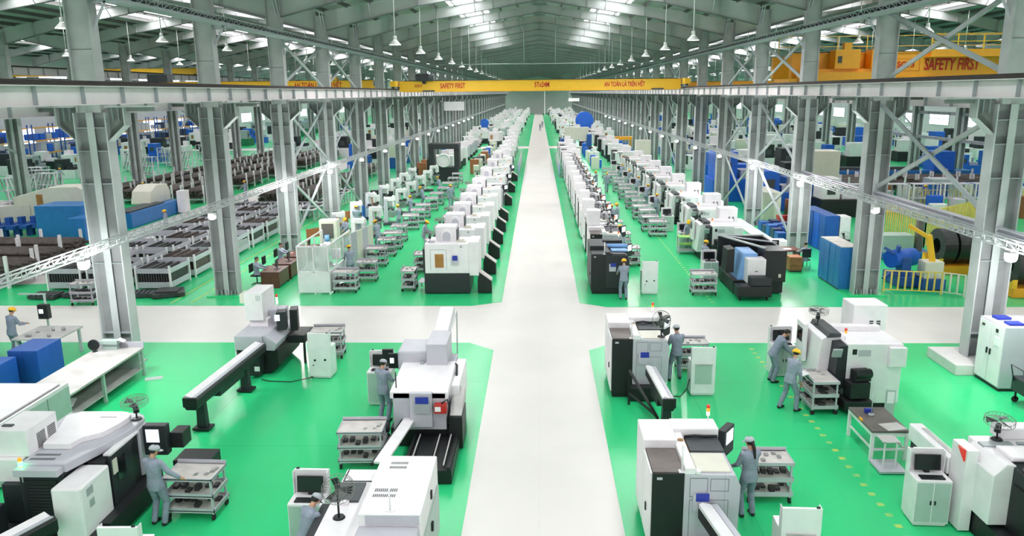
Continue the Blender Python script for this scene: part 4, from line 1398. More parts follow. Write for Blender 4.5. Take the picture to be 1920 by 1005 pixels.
for x in (13.2, 14.4):
    for y in (20.0, 20.6): Q(MB().cyl((x, y - .02, .09), (x, y + .02, .09), .09, n=12).box(x - .02, x + .02, y - .02, y + .02, .09, .36), 'wheel', 'rubber', dc)

# --- left of the aisle: machine with tall box and conveyor
m6 = root('machining_center', 'grey-white machining center with tall box and raised arm left of the aisle', 'cnc machine', -2.9, 18.9)
Q(MB().box(-3.65, -2.15, 17.6, 20.3, .03, .5), 'base', 'black', m6)
Q(MB().box(-3.55, -2.25, 17.5, 20.4, .5, 1.46), 'enclosure', 'lgrey', m6, .02)
Q(MB().prism([(17.5, 1.3), (17.5, 1.48), (19.5, 1.56), (19.5, 1.3)], 'x', -3.62, -2.2), 'sloped_roof', 'white', m6, .02)
Q(MB().box(-3.75, -2.95, 19.4, 20.5, 1.3, 1.86), 'rear_housing', 'lgrey', m6, .05)
Q(MB().box(-2.95, -2.41, 19.2, 20.4, 1.1, 2.12), 'tall_box', 'lgrey', m6, .02)
Q(MB().prism([(20.4, 1.8), (22.2, 2.05), (22.2, 2.28), (21.9, 2.38), (20.4, 2.14)], 'x', -2.93, -2.5), 'loader_arm', 'white', m6, .05)
Q(MB().bar((-2.46, 20.5, 2.1), (-2.44, 22.1, 2.2), .03, .03).bar((-2.44, 22.1, 2.2), (-2.44, 21.9, .3), .03, .03), 'arm_rail', 'zinc', m6)
Q(MB().box(-3.12, -2.58, 17.36, 17.5, .62, 1.50), 'front_panel', 'lgrey', m6, .015)
d6 = Q(MB().box(-3.0, -2.62, 17.31, 17.36, 1.0, 1.3), 'document_tray', 'grey', m6)
P(MB().box(-2.97, -2.65, 17.305, 17.311, 1.25, 1.42), 'blue_card', 'bluecard', d6)
Q(MB().box(-2.52, -2.22, 17.3, 17.5, 1.0, 1.22), 'red_box', 'red', m6, .01)
Q(MB().box(-2.5, -2.36, 17.29, 17.3, 1.06, 1.18), 'label_plate', 'paper', m6)
Q(MB().tube([(-2.35, 17.35, 1.25), (-2.2, 17.35, 1.35), (-2.15, 17.4, 1.1), (-2.2, 17.42, .7)], .02, 8), 'hose', 'black', m6)
Q(MB().tube([(-2.3, 19.6, 1.5), (-2.15, 19.2, 1.55), (-2.12, 18.6, 1.2), (-2.12, 18.3, .7)], .03, 8), 'hose', 'black', m6)
Q(MB().box(-2.25, -2.0, 18.2, 20.2, .5, 1.38), 'side_panel', 'white', m6, .015)
Q(MB().box(-2.2, -1.86, 17.45, 18.4, .03, .86), 'chip_bin', 'black', m6, .015)
Q(MB().prism([(17.5, .87), (18.6, .87), (18.6, 1.2), (18.4, 1.22)], 'x', -2.18, -1.88), 'chute', 'bench', m6, .01)
Q(MB().box(-3.05, -1.95, 15.7, 17.5, .03, .34).box(-3.05, -2.98, 15.7, 17.5, .34, .42).box(-2.5, -2.46, 15.8, 17.4, .34, .4).box(-2.05, -1.98, 15.7, 17.5, .34, .42), 'bed', 'black', m6)
for x in (-2.9, -2.42, -2.15): Q(MB().box(x, x + .03, 15.8, 17.4, .42, .44), 'slide_rail', 'bench', m6)
Q(MB().bar((-3.15, 17.5, .78), (-3.42, 15.2, .78), .28, .05), 'conveyor', 'white', m6)
Q(MB().bar((-3.33, 17.5, .74), (-3.6, 15.2, .74), .05, .06).bar((-3.4, 15.5, .74), (-3.4, 15.5, 0), .06, .06), 'conveyor_frame', 'black', m6)
cp = Q(MB().box(-4.1, -3.72, 19.9, 19.98, 1.2, 1.62).box(-4.35, -4.05, 20.3, 20.4, 1.3, 1.6), 'control_panel', 'black', m6, .01)
P(MB().box(-4.06, -3.95, 19.89, 19.9, 1.35, 1.5), 'screen', 'screenlit', cp)
Q(MB().tube([(-3.75, 19.95, 1.5), (-3.66, 19.7, 1.62), (-3.62, 19.4, 1.4), (-3.6, 18.5, 1.5)], .025, 8), 'panel_arm', 'black', m6)
Q(MB().cyl((-3.5, 17.75, 1.48), (-3.5, 17.75, 1.9), .015, n=8), 'mast', 'black', m6)
Q(MB().cyl((-3.08, 19.3, 1.46), (-3.08, 19.3, 1.62), .06, n=12), 'filler_cap', 'grey', m6)
Q(MB().cyl((-3.75, 17.2, .7), (-3.6, 17.2, .7), .13, n=14).cyl((-3.72, 17.15, .45), (-3.6, 17.15, .45), .11, n=14), 'hose_reel', 'black', m6)
CABF((-4.43, 20.42, 0), R(-2), 'operator cabinet with monitor left of the machining center with the raised arm', cat='cabinet')
TRO2((-4.15, 16.75, 0), R(2), 'grey three-tier trolley in front of the man in the pale cap', cat='trolley')

# --- near bottom left of the aisle: white machine with vented roof
m8 = root('machining_center', 'white machine with slotted roof vents at the bottom edge left of the aisle', 'cnc machine', -2.8, 12.3)
Q(MB().box(-3.6, -1.95, 10.9, 13.4, .03, .4), 'base', 'black', m8)
Q(MB().box(-2.98, -1.94, 11.4, 13.5, .4, 1.8), 'enclosure', 'white', m8, .02)
Q(MB().box(-2.98, -1.98, 10.9, 11.4, .4, 1.58), 'front_housing', 'lgrey', m8, .02)
Q(MB().box(-2.86, -1.97, 11.385, 11.4, 1.6, 1.78), 'fascia', 'lgrey', m8)
v = MB()
for (a, b, c, d) in ((-2.75, -2.43, 13.15, 13.27), (-2.75, -2.43, 12.98, 13.1), (-2.85, -2.45, 12.13, 12.28), (-2.85, -2.45, 11.95, 12.08)):
    vents(v, a, b, c, d, 1.80, 12, 1)
Q(v, 'roof_vent', 'dgrey', m8)
Q(MB().box(-3.7, -2.98, 11.0, 13.6, .4, 1.46), 'side_housing', 'white', m8, .02)
Q(MB().box(-3.72, -3.2, 12.35, 13.02, 1.46, 1.5), 'roof_hatch', 'dgrey', m8, .012)
Q(MB().box(-3.5, -3.36, 12.24, 12.34, 1.46, 1.52), 'hatch_handle', 'white', m8)
Q(MB().box(-3.66, -3.1, 13.1, 13.12, 1.46, 1.475).box(-3.66, -3.64, 13.1, 13.55, 1.46, 1.475), 'roof_seam', 'black', m8)
Q(MB().cyl((-2.46, 11.5, 1.8), (-2.46, 11.5, 2.2), .014, n=8).box(-2.54, -2.38, 11.46, 11.54, 1.8, 1.815), 'mast', 'white', m8)
Q(MB().box(-1.94, -1.9, 11.0, 13.3, .4, 1.3), 'side_panel', 'greengrey', m8)
Q(MB().box(-1.9, -1.86, 12.2, 12.3, 1.0, 1.15), 'latch', 'black', m8)
Q(MB().box(-1.94, -1.91, 12.5, 12.58, 1.45, 1.6), 'latch', 'black', m8)
Q(MB().box(-3.9, -3.7, 11.1, 12.5, .5, 1.35), 'door', 'charcoal', m8, .01)
FANS = Use(fan(.52, R(-6), .27))
FANS((-3.42, 11.85, 1.462), R(22), 'large black cage fan above the bowed operator at the bottom edge', cat='fan')
CABF((-4.4, 13.35, 0), R(-1), 'operator cabinet with dark monitor left of the bottom edge machine', cat='cabinet')

# --- lathe with long bar feeder, left
m3 = root('cnc_lathe', 'grey-white lathe with tall cabinet by the cross aisle left, long bar feeder attached', 'cnc machine', -8.75, 23.6)
Q(MB().prism([(-9.3, .04), (-8.4, .04), (-8.1, .25), (-8.1, .8), (-9.3, .8)], 'y', 22.6, 24.8), 'base', 'black', m3, .02)
Q(MB().box(-9.42, -8.55, 22.55, 24.8, .8, 1.26), 'enclosure', 'lgrey', m3, .02)
Q(MB().prism([(-8.55, .7), (-8.2, .75), (-8.12, 1.0), (-8.45, 1.26), (-8.55, 1.26)], 'y', 22.6, 24.8), 'front_housing', 'lgrey', m3, .015)
Q(MB().box(-9.44, -9.4, 22.6, 24.8, .1, 1.2), 'rear_panel', 'white', m3)
tc = Q(MB().box(-9.36, -8.78, 23.45, 24.6, 1.5, 2.4), 'electrical_cabinet', 'white', m3, .012)
Q(MB().box(-9.3, -8.7, 23.6, 24.6, 1.26, 1.5), 'cabinet_stand', 'white', m3)
Q(MB().box(-9.52, -9.34, 23.5, 24.0, 2.05, 2.35), 'side_hood', 'cream', m3, .01)
v = MB(); vents(v, -8.98, -8.82, 2.15, 2.32, 23.45, 3, 4, 0, 'y'); Q(v, 'vent', 'grey', m3)
Q(MB().box(-8.76, -8.3, 23.9, 24.5, 1.26, 1.72), 'duct_box', 'lgrey', m3, .01)
c3 = Q(MB().rbox((-8.22, 23.55, 1.5), (.3, .4, .6), (0, 0, R(12))), 'control_panel', 'charcoal', m3, .015)
Q(MB().rbox((-8.3, 23.33, 1.62), (.16, .012, .2), (0, 0, R(12))), 'screen', 'screenlit', m3)
Q(MB().rbox((-7.98, 24.05, 1.4), (.25, .5, .7), (0, 0, R(12))), 'door', 'black', m3, .015)
Q(MB().box(-8.1, -7.55, 23.6, 24.6, .7, .95).box(-7.62, -7.55, 23.6, 23.66, 0, .7).box(-7.62, -7.55, 24.5, 24.56, 0, .7), 'chip_tray', 'black', m3, .01)
Q(MB().box(-8.95, -8.55, 22.2, 22.6, .1, .7), 'coolant_tank', 'charcoal', m3, .02)
Q(MB().box(-8.72, -8.56, 22.19, 22.2, .25, .4), 'label_plate', 'paper', m3)
tower(m3, -8.5 + 8.75, 24.0 - 23.6, 1.72, 'whitelens', .5)
FEEDL = Use(bar_feeder(4.45, 2, 'white', .34))
FEEDL((-8.56, 22.45, 0), R(-3.0), 'long white-topped black bar feeder crossing the green floor on the left', cat='bar feeder')
CABK = Use(comp_cabinet(body='white', door='white', mon=False, knobs=True))
CABK((-6.68, 22.5, 0), R(176), 'white cabinet with three round black ports on its back beside the left lathe', cat='cabinet')
TRO2((-7.0, 24.35, 0), R(4), 'grey three-tier trolley on the cross aisle edge behind the white cabinet', cat='trolley')
cb = MB().tube([(-6.9, 22.3, .05), (-7.5, 21.9, .03), (-8.2, 21.95, .03), (-8.5, 22.1, .03)], .014, 6)
tag(cb.build('power_cable', 'black'), 'thin dark cable on the green floor from the white cabinet to the left lathe', 'cable')

# --- bottom left corner: big lathe
m1 = root('cnc_lathe', 'large white and charcoal lathe filling the bottom left corner', 'cnc machine', -9.4, 14.0)
Q(MB().box(-10.6, -8.3, 12.7, 15.4, .03, .5), 'base', 'black', m1)
Q(MB().box(-9.85, -9.0, 13.1, 15.4, .5, 1.6).box(-10.3, -9.85, 13.2, 15.4, .5, 1.3), 'enclosure', 'charcoal', m1, .02)
Q(MB().box(-9.85, -9.0, 12.95, 13.15, 1.58, 1.72), 'front_lip', 'lgrey', m1, .01)
Q(MB().box(-9.75, -9.12, 13.08, 13.1, .55, 1.45), 'louvre_panel', 'black', m1)
lv = MB()
for k in range(12): lv.box(-9.7, -9.2, 13.06, 13.08, .6 + k * .065, .63 + k * .065)
Q(lv, 'louvre', 'charcoal', m1)
# roof lid with a rounded far right corner
rim = [(-9.85, 13.15), (-8.95, 13.15), (-8.6, 14.2), (-8.5, 14.8)] + [(-8.9 + .42 * math.cos(R(a)), 15.15 + .42 * math.sin(R(a))) for a in (0, 22, 45, 68, 90)] + [(-10.3, 15.57), (-10.3, 14.4), (-9.85, 14.4)]
Q(MB().prism(rim, 'z', 1.58, 1.76), 'roof_rim', 'lgrey', m1, .02)
lid = [(-9.75, 13.75), (-9.2, 13.75), (-9.15, 14.05), (-8.85, 14.3), (-8.75, 14.7)] + [(-9.0 + .3 * math.cos(R(a)), 15.05 + .3 * math.sin(R(a))) for a in (0, 30, 60, 90)] + [(-9.9, 15.35), (-10.1, 15.1), (-9.9, 14.5)]
Q(MB().prism(lid, 'z', 1.76, 1.88), 'roof_lid', 'white', m1, .015)
v = MB()
vents(v, -9.75, -9.25, 13.3, 13.42, 1.76, 16, 1); vents(v, -9.75, -9.25, 13.48, 13.6, 1.76, 16, 1); vents(v, -9.3, -8.95, 15.0, 15.1, 1.88, 8, 1)
Q(v, 'roof_vent', 'dgrey', m1)
mc = Q(MB().box(-10.48, -9.82, 13.42, 14.38, 1.76, 2.3).box(-10.48, -9.9, 13.3, 14.3, 1.3, 1.76), 'electrical_cabinet', 'white', m1, .012)
for (a, b) in ((13.72, 13.98), (14.05, 14.31)):
    v = MB(); vents(v, a, b, 1.80, 2.12, -9.812, 7, 8, 0, 'x')
    Q(v, 'vent', 'dgrey', m1)
Q(MB().box(-10.4, -10.2, 13.6, 13.68, 2.3, 2.33), 'lifting_eye', 'dgrey', m1)
t1 = Q(MB().cyl((-9.78, 13.1, 1.4), (-9.78, 13.1, 1.62), .012, n=8), 'lamp_post', 'white', m1)
P(MB().cyl((-9.78, 13.1, 1.62), (-9.78, 13.1, 1.74), .035, n=12), 'signal_lamp', 'amberlens', t1)
P(MB().cyl((-9.78, 13.1, 1.74), (-9.78, 13.1, 1.82), .04, n=12), 'green_lens', 'greenlens', t1)
P(MB().cyl((-9.78, 13.1, 1.82), (-9.78, 13.1, 1.9), .035, n=12), 'amber_lens', 'amberlens', t1)
Q(MB().box(-10.75, -10.0, 12.4, 12.85, .4, 1.12), 'side_unit', 'charcoal', m1, .02)
lv = MB()
for k in range(10): lv.box(-10.65 + k * .03, -10.635 + k * .03, 12.39, 12.4, .72, 1.02)
Q(lv, 'grille', 'lgrey', m1)
Q(MB().cyl((-10.3, 12.39, .62), (-10.3, 12.4, .62), .02, n=10), 'red_led', 'redlens', m1)
Q(MB().box(-8.98, -8.42, 12.66, 13.66, .45, 1.5), 'tailstock_cover', 'white', m1, .04)
Q(MB().box(-8.42, -8.41, 12.9, 13.05, 1.0, 1.15).box(-8.42, -8.41, 12.85, 13.05, 1.25, 1.4), 'name_plate', 'grey', m1)
Q(MB().prism([(13.66, .5), (15.2, .5), (15.2, 1.55), (13.66, 1.55)], 'x', -8.85, -8.5), 'door_recess', 'black', m1, .01)
dr = Q(MB().box(-8.5, -8.44, 13.75, 14.55, .55, 1.6), 'door', 'charcoal', m1, .01)
P(MB().box(-8.44, -8.43, 13.95, 14.25, 1.0, 1.45), 'window', 'screen', dr)
P(MB().box(-8.44, -8.42, 13.8, 13.95, 1.2, 1.5), 'notice', 'cream', dr)
Q(MB().box(-8.6, -8.45, 13.8, 14.9, 1.6, 1.64), 'door_top', 'white', m1)
Q(MB().box(-8.8, -8.2, 13.1, 15.0, .25, .55), 'chip_pan', 'black', m1)
Q(MB().box(-8.65, -8.45, 14.9, 15.3, .6, 1.66), 'end_post', 'lgrey', m1, .02)
c1 = Q(MB().box(-8.4, -7.9, 14.95, 15.15, 1.05, 1.72), 'control_panel', 'charcoal', m1, .02)
P(MB().box(-8.33, -8.05, 14.94, 14.95, 1.35, 1.64), 'screen', 'screenlit', c1)
Q(MB().box(-7.9, -7.62, 15.1, 15.5, 1.15, 1.5), 'terminal_box', 'black', m1, .015)
Q(MB().box(-7.9, -7.1, 15.1, 15.7, .55, .85).box(-7.85, -7.78, 15.2, 15.27, 0, .55).box(-7.2, -7.13, 15.5, 15.57, 0, .55), 'chip_bin', 'black', m1, .015)
FANT((-8.62, 15.2, 1.762), 0, 'round fan lying face up on the bottom left lathe', cat='fan')
TRO2((-7.15, 14.5, 0), R(-2), 'wide grey three-tier trolley beside the man at the bottom left lathe', cat='trolley')
CABB((-7.1, 11.75, 0), R(182), 'white operator cabinet seen from behind at the bottom edge on the left', cat='cabinet')
FEED((-8.9, 12.5, 0), R(-22), 'white-topped bar feeder leaving the bottom left lathe', cat='bar feeder')

# --- far left foreground
wb = root('workbench', 'long grey workbench with shelf standing before the left column', 'workbench', -13.0, 20.4)
Q(MB().box(-13.75, -12.3, 18.0, 22.6, .84, .9), 'bench_top', 'bench', wb, .006)
Q(MB().box(-13.75, -12.3, 22.56, 22.6, .9, 1.08), 'backboard', 'lgrey', wb)
Q(MB().box(-13.7, -12.35, 18.1, 22.5, .22, .26), 'shelf', 'bench', wb)
for (x, y) in ((-12.35, 22.5), (-12.35, 20.3), (-12.35, 18.1), (-13.7, 22.5), (-13.7, 18.1)):
    Q(MB().box(x - .04, x + .04, y - .04, y + .04, 0, .84), 'leg', 'greengrey', wb)
Q(MB().box(-13.7, -13.66, 18.1, 22.5, .26, .84).box(-13.7, -12.4, 22.4, 22.44, .26, .84), 'back_panel', 'greengrey', wb)
for k in range(6):
    o = MB().rbox((-12.85, 18.4 + k * .13, .30 + k * .045), (.7, .5, .03), (R(3), R(6), R(4 * k))).build('paper_stack', 'paper')
    tag(o, 'folder of white papers leaning on the workbench shelf, %s from the camera' % nth(k + 1), 'papers', 'papers on the workbench shelf')
o = root('document_box', 'grey document box with a loose sheet on the far end of the left workbench', 'box', -13.2, 22.35, .9)
Q(MB().box(-13.5, -12.95, 22.25, 22.5, 1.08, 1.2).box(-13.45, -13.0, 22.3, 22.45, .9, 1.08), 'box_body', 'greengrey', o, .01)
Q(MB().rbox((-12.85, 22.36, 1.2), (.2, .2, .01), (0, R(25), 0)), 'sheet', 'paper', o)
o = root('desk_fan', 'small black round fan standing at the left end of the workbench', 'fan', -13.6, 22.1, .9)
Q(MB().cyl((-13.6, 22.08, 1.12), (-13.6, 22.14, 1.12), .17, n=20), 'cage', 'black', o)
Q(MB().cyl((-13.6, 22.14, .9), (-13.6, 22.14, 1.0), .02, n=8).cyl((-13.6, 22.14, .9), (-13.6, 22.14, .92), .08, n=12), 'stand', 'black', o)
tag(MB().rbox((-13.35, 21.95, .912), (.3, .22, .015), (0, 0, R(-6))).build('notebook', 'paper'), 'white notebook lying beside the small fan on the workbench', 'notebook')
tag(MB().rbox((-11.9, 22.2, .012), (.5, .3, .006), (0, 0, R(20))).build('floor_mat', 'greengrey'), 'small grey mat on the green floor beside the left workbench', 'mat')
wbx = root('machine_housing', 'wide white flat-topped machine housing with green-grey side at the left edge', 'machine', -13.2, 17.0)
Q(MB().box(-15.4, -11.85, 15.3, 18.0, .08, 1.42), 'side_wall', 'greengrey', wbx, .01)
Q(MB().box(-15.4, -12.05, 15.3, 17.95, 1.42, 1.5), 'lid', 'white', wbx, .01)
Q(MB().box(-12.05, -11.95, 15.4, 17.95, 1.42, 1.45), 'track', 'black', wbx)
Q(MB().box(-11.93, -11.86, 15.3, 18.0, 1.42, 1.50), 'edge_rail', 'white', wbx)
for y in (16.2, 17.1): Q(MB().box(-11.85, -11.845, y, y + .012, .1, 1.42), 'panel_seam', 'dgrey', wbx)
for k, (x0, x1, y0, y1, h) in enumerate(((-15.75, -14.85, 21.3, 22.5, 1.2), (-16.6, -15.35, 20.0, 21.1, 1.1))):
    b = root('tool_cabinet', 'tall blue steel cabinet behind the workbench at the left' if k == 0 else 'lower blue steel cabinet at the very left edge', 'cabinet', (x0 + x1) / 2, (y0 + y1) / 2)
    Q(MB().box(x0, x1, y0, y1, .04, h), 'cabinet_body', 'blue', b, .01)
    Q(MB().box(x0 + .03, x1 - .03, y0 + .03, y1 - .03, 0, .04), 'plinth', 'black', b)
    Q(MB().box(x0 + .05, (x0 + x1) / 2 - .01, y0 - .012, y0, .1, h - .06), 'door', 'blue', b)
    Q(MB().box((x0 + x1) / 2 + .01, x1 - .05, y0 - .012, y0, .1, h - .06), 'door', 'blue', b)
tl = root('inspection_table', 'white table with small machined parts in front of the left edge worker', 'table', -16.3, 24.2)
Q(MB().box(-17.1, -15.6, 23.4, 24.9, .82, .88), 'table_top', 'bench', tl, .006)
for x in (-17.0, -15.7):
    for y in (23.5, 24.8): Q(MB().box(x - .04, x + .04, y - .04, y + .04, 0, .82), 'leg', 'lgrey', tl)
rnd = random.Random(4)
for k in range(9):
    x = rnd.uniform(-16.9, -15.9); y = rnd.uniform(23.6, 24.6)
    o = MB().cyl((x, y, .88), (x, y, .88 + rnd.uniform(.05, .12)), .05, n=10).build('machined_part', 'steel')
    tag(o, 'small round machined part on the white table at the left edge', 'part', 'machined parts on the left edge table')
ma = root('monitor_arm', 'black terminal on a tall pole in front of the left edge worker', 'terminal', -17.0, 25.2)
Q(MB().cyl((-17.0, 25.2, 0), (-17.0, 25.2, 1.9), .04, n=10), 'pole', 'greengrey', ma)
Q(MB().box(-17.9, -16.95, 25.17, 25.23, 1.9, 1.95), 'arm', 'greengrey', ma)
Q(MB().box(-17.15, -16.8, 24.95, 25.15, 1.1, 1.6), 'terminal_box', 'black', ma, .01)
Q(MB().box(-17.1, -16.95, 24.94, 24.95, 1.3, 1.45), 'screen', 'screenlit', ma)
rz = root('process_machine', 'blue and white machine side at the far left edge beyond the blue cabinets', 'machine', -18.9, 23.4)
Q(MB().box(-19.9, -18.5, 22.6, 24.4, .1, 1.5), 'enclosure', 'white', rz, .02)
Q(MB().box(-18.5, -18.35, 22.6, 24.4, .1, 1.7), 'side_frame', 'blue', rz, .02)

# ---------------------------------------------------------------- people near the camera
PP = [
    (dict(hands=((-.12, .42, 1.02), (.42, .22, .98)), hat='cap', near=True, look=.3, turn=.5), (-7.72, 13.98), R(-12), 'man in grey coverall and cap reaching to the trolley at the bottom left lathe'),
    (dict(hands=((-.22, .38, 1.0), (.16, .36, 1.05)), hat='cap', near=True, look=.45, turn=-.1, mask=True), (-4.12, 19.1), R(-25), 'man in pale cap working left of the machine with the raised arm'),
    (dict(lean=.35, hands=((-.1, .5, .95), (.15, .5, .95)), hat='cap', near=True, look=.6, mask=True), (-4.12, 12.05), R(-35), 'man bowed under the large fan at the bottom edge'),
    (dict(hands=((-.2, .3, 1.0), (.22, .38, 1.0)), hat='cap', near=True, look=.2, turn=-.5, feet=((-.2, -.03, 0), (.16, .1, 0))), (4.12, 22.2), R(8), 'man in grey cap and coverall at the lathe beside the cross aisle'),
    (dict(hands=((-.2, .3, 1.0), (.15, .38, 1.05)), hat='cap', near=True, look=.25, ponytail=True, turn=-.2), (4.25, 14.5), R(14), 'woman with a long black ponytail and pale cap at the nearest right lathe'),
    (dict(lean=.22, hands=((-.05, .34, .98), (.2, .2, .85)), hat='helmet', near=True, look=.35, feet=((-.22, -.1, 0), (.16, .12, 0)), turn=-.5), (6.78, 19.95), R(-62), 'man in yellow helmet holding white papers, looking at the large right machine'),
    (dict(lean=.5, hands=((-.15, .5, .9), (.15, .55, .85)), hat='hair', near=False, look=.4, top='trouser'), (6.95, 22.1), R(-85), 'bareheaded man bending behind the man with the white papers'),
    (dict(lean=.1, hands=((-.1, .4, 1.1), (.15, .42, 1.1)), hat='helmet', near=False, look=.3, top='trouser'), (-17.55, 24.1), R(-20), 'man in yellow helmet with his back to us at the left edge'),
]
for kw, (x, y), rz_, lab in PP:
    p = person(**kw)
    p.location = (x, y, .006); p.rotation_euler = (0, 0, rz_)
    tag(p, lab, 'person')
o = MB().rbox((7.12, 20.02, 1.03), (.3, .22, .01), (R(5), R(-8), R(28))).build('paper_sheet', 'paper')
tag(o, 'white sheets of paper held by the man in the yellow helmet', 'paper')

# ================================================================ machine rows beyond the cross aisle
rnd = random.Random(11)
VM = Use(vmc())
OTH = Use(lathe_c(L=2.3, w=1.7, panel='white', cabinet='charcoal', roofc='cream'))
ys = [32.45, 36.0, 39.65, 43.5, 47.6, 51.6, 55.4, 59.2, 63.2, 67.2, 71.5, 75.8]
for i, y in enumerate(ys):
    if i in (6, 8, 10):
        OTH((-4.3, y + .1, 0), 0, 'white lathe among the machining centers left of the aisle, %s in line' % nth(i + 1), 'lathes in the left aisle row', cat='cnc machine')
        continue
    VM((-4.95, y, 0), 0, 'white machining center with black base left of the aisle, %s past the cross aisle' % nth(i + 1), 'machining centers along the left side of the aisle', cat='cnc machine')
    FANT((-5.35, y + 1.3, 1.55) if False else (-4.72, y + .45, 2.225), 0, 'round fan on the %s machining center left of the aisle' % nth(i + 1), 'fans on the left machining centers', cat='fan')
    if i < 8:
        TRO((-5.75, y + .9, 0), R(90), 'grey tool trolley left of the %s machining center past the cross aisle' % nth(i + 1), 'trolleys beside the left machining centers', cat='trolley')
FM = [Use(far_machine(k)) for k in range(4)]
for i in range(10):
    y = 80 + i * 4.2
    FM[i % 2 * 3]((-4.0, y, 0), 0, 'white machine left of the aisle beyond the machining centers, %s of that run' % nth(i + 1), 'farther machines left of the aisle', cat='cnc machine')

# right of the aisle: black lathe first, then white ones
LB = Use(lathe_c(L=2.7, w=1.62, dark=True, cabinet='black', roofc='charcoal'))
LB((2.25, 32.4, 0), 0, 'black lathe with light blue cover just past the cross aisle right of the aisle', cat='cnc machine')
bl = root('blue_cover', 'light blue film roll lying on top of the black lathe past the cross aisle', 'cover', 3.4, 33.6, 1.8)
Q(MB().cyl((3.0, 33.7, 1.87), (3.9, 33.7, 1.87), .1, n=14).rbox((3.5, 33.2, 1.79), (.7, .5, .05), (0, 0, R(3))), 'film', 'lightblue', bl)
CABK((4.75, 32.6, 0), R(180), 'plain white cabinet beside the man at the black lathe', cat='cabinet')
LW = Use(lathe_c(L=2.4, w=1.62, panel='white'))
LW2 = Use(lathe_c(L=2.4, w=1.62, panel='white', cabinet='white', roofc='cream'))
yc = [37.2, 41.2, 45.2, 49.2, 53.2, 57.2, 61.2, 65.4, 69.6, 74, 78.4]
for i, y in enumerate(yc):
    U = (LW, LW2)[i % 3 == 2]
    U((2.5, y, 0), 0, 'white lathe with black end cabinet right of the aisle, %s past the black lathe' % nth(i + 1) if i % 3 != 2 else 'all-white lathe right of the aisle, %s past the black lathe' % nth(i + 1), 'lathes along the right side of the aisle', cat='cnc machine')
    FANU((4.3, y + 1.2, 1.0 + .0) if False else (3.55, y + .5, 1.76), R(-20 + i * 9), 'black round fan on the %s lathe past the black one' % nth(i + 1), 'fans on the right row lathes', cat='fan')
    TRO((4.75, y + 1.1, 0), R(90), 'grey tool trolley beside the %s lathe past the black one' % nth(i + 1), 'trolleys beside the right lathes', cat='trolley')
    # extractor box with pipe on top
    e = thing('mist_extractor', 'white extractor box with bent pipe on the %s lathe past the black one' % nth(i + 1), 'extractor', (2.75, y + 1.9, 1.94), group='extractors on the right lathes')
    if i == 0:
        P(MB().box(-.3, .35, -.4, .4, 0, .75), 'housing', 'white', e, .02)
        P(MB().tube([(.35, -.1, .5), (.6, -.1, .6), (.75, -.1, .4), (.78, -.1, .03)], .06, 8), 'pipe', 'lgrey', e)
        E0 = e
    else:
        for c in E0.children:
            d = c.copy(); COL.objects.link(d); d.parent = e
for i in range(7):
    y = 83 + i * 4.2
    FM[1 if i % 2 else 3]((3.6, y, 0), 0, 'white machine right of the aisle beyond the lathe row, %s of that run' % nth(i + 1), 'farther machines right of the aisle', cat='cnc machine')
# low partition panels along both edges of the aisle further back
for s, w in ((-1, 'left'), (1, 'right')):
    x = -2.1 if s < 0 else 2.2
    for i in range(8):
        y = 79 + i * 2.4
        p = root('aisle_partition', 'pale blue framed panel on the %s edge of the aisle, %s of its run' % (w, nth(i + 1)), 'panel', x, y, group='partition panels along the %s aisle edge' % w)
        Q(MB().box(x - .02, x + .02, y, y + 2.3, .15, 1.3), 'panel', 'lightblue' if i < 2 else 'greengrey', p)
        Q(MB().box(x - .03, x + .03, y, y + .06, 0, 1.35).box(x - .03, x + .03, y + 2.24, y + 2.3, 0, 1.35).box(x - .03, x + .03, y, y + 2.3, 1.3, 1.35), 'frame', 'lgrey', p)

# outer right row of big machines
d1 = root('turning_center', 'open black turning center with light blue body at the right past the cross aisle', 'cnc machine', 9.3, 33.6)
Q(MB().box(8.3, 10.4, 32.4, 35.6, .05, .6), 'base', 'black', d1, .02)
Q(MB().box(9.5, 10.4, 32.1, 33.3, .6, 1.95), 'end_wall', 'black', d1, .01)
Q(MB().box(10.3, 10.4, 33.3, 35.6, .6, 1.95), 'side_wall', 'black', d1, .01)
Q(MB().box(8.3, 10.4, 35.5, 35.6, .6, 1.95), 'rear_wall', 'black', d1, .01)
Q(MB().prism([(8.5, .6), (9.4, .6), (9.3, 1.75), (8.7, 1.75)], 'y', 32.5, 34.0), 'body', 'lightblue', d1, .02)
Q(MB().box(8.75, 9.5, 31.9, 32.6, .6, 1.62), 'front_box', 'white', d1, .015)
Q(MB().box(9.05, 9.18, 31.895, 31.9, 1.1, 1.13), 'handle', 'black', d1)
Q(MB().prism([(8.0, .9), (8.35, .9), (8.35, 1.95), (8.05, 1.9)], 'y', 32.6, 33.5), 'control_panel', 'black', d1, .01)
Q(MB().bar((8.4, 35.4, 2.0), (9.6, 32.4, 2.0), .12, .06).bar((8.4, 35.5, 2.0), (10.35, 35.5, 2.0), .1, .06), 'rail', 'zinc', d1)
Q(MB().bar((8.3, 35.4, 2.02), (10.4, 33.6, 2.02), .08, .05), 'cross_rail', 'lgrey', d1)
Q(MB().box(8.2, 9.6, 31.2, 31.9, .18, .62), 'chip_bin', 'black', d1, .02)
Q(MB().box(8.75, 9.6, 31.3, 31.8, .62, .98), 'pump', 'charcoal', d1, .02)
for x in (8.35, 9.45):
    Q(MB().cyl((x - .03, 31.4, .09), (x + .03, 31.4, .09), .09, n=12).box(x - .02, x + .02, 31.38, 31.42, .09, .18), 'wheel', 'rubber', d1)
Q(MB().box(10.1, 10.2, 32.095, 32.1, .8, .95), 'warning_label', 'cream', d1)
LD2 = Use(lathe_d())
yd = [38.9, 44.6, 50.3, 56.0, 61.8, 67.6, 73.4, 79.2]
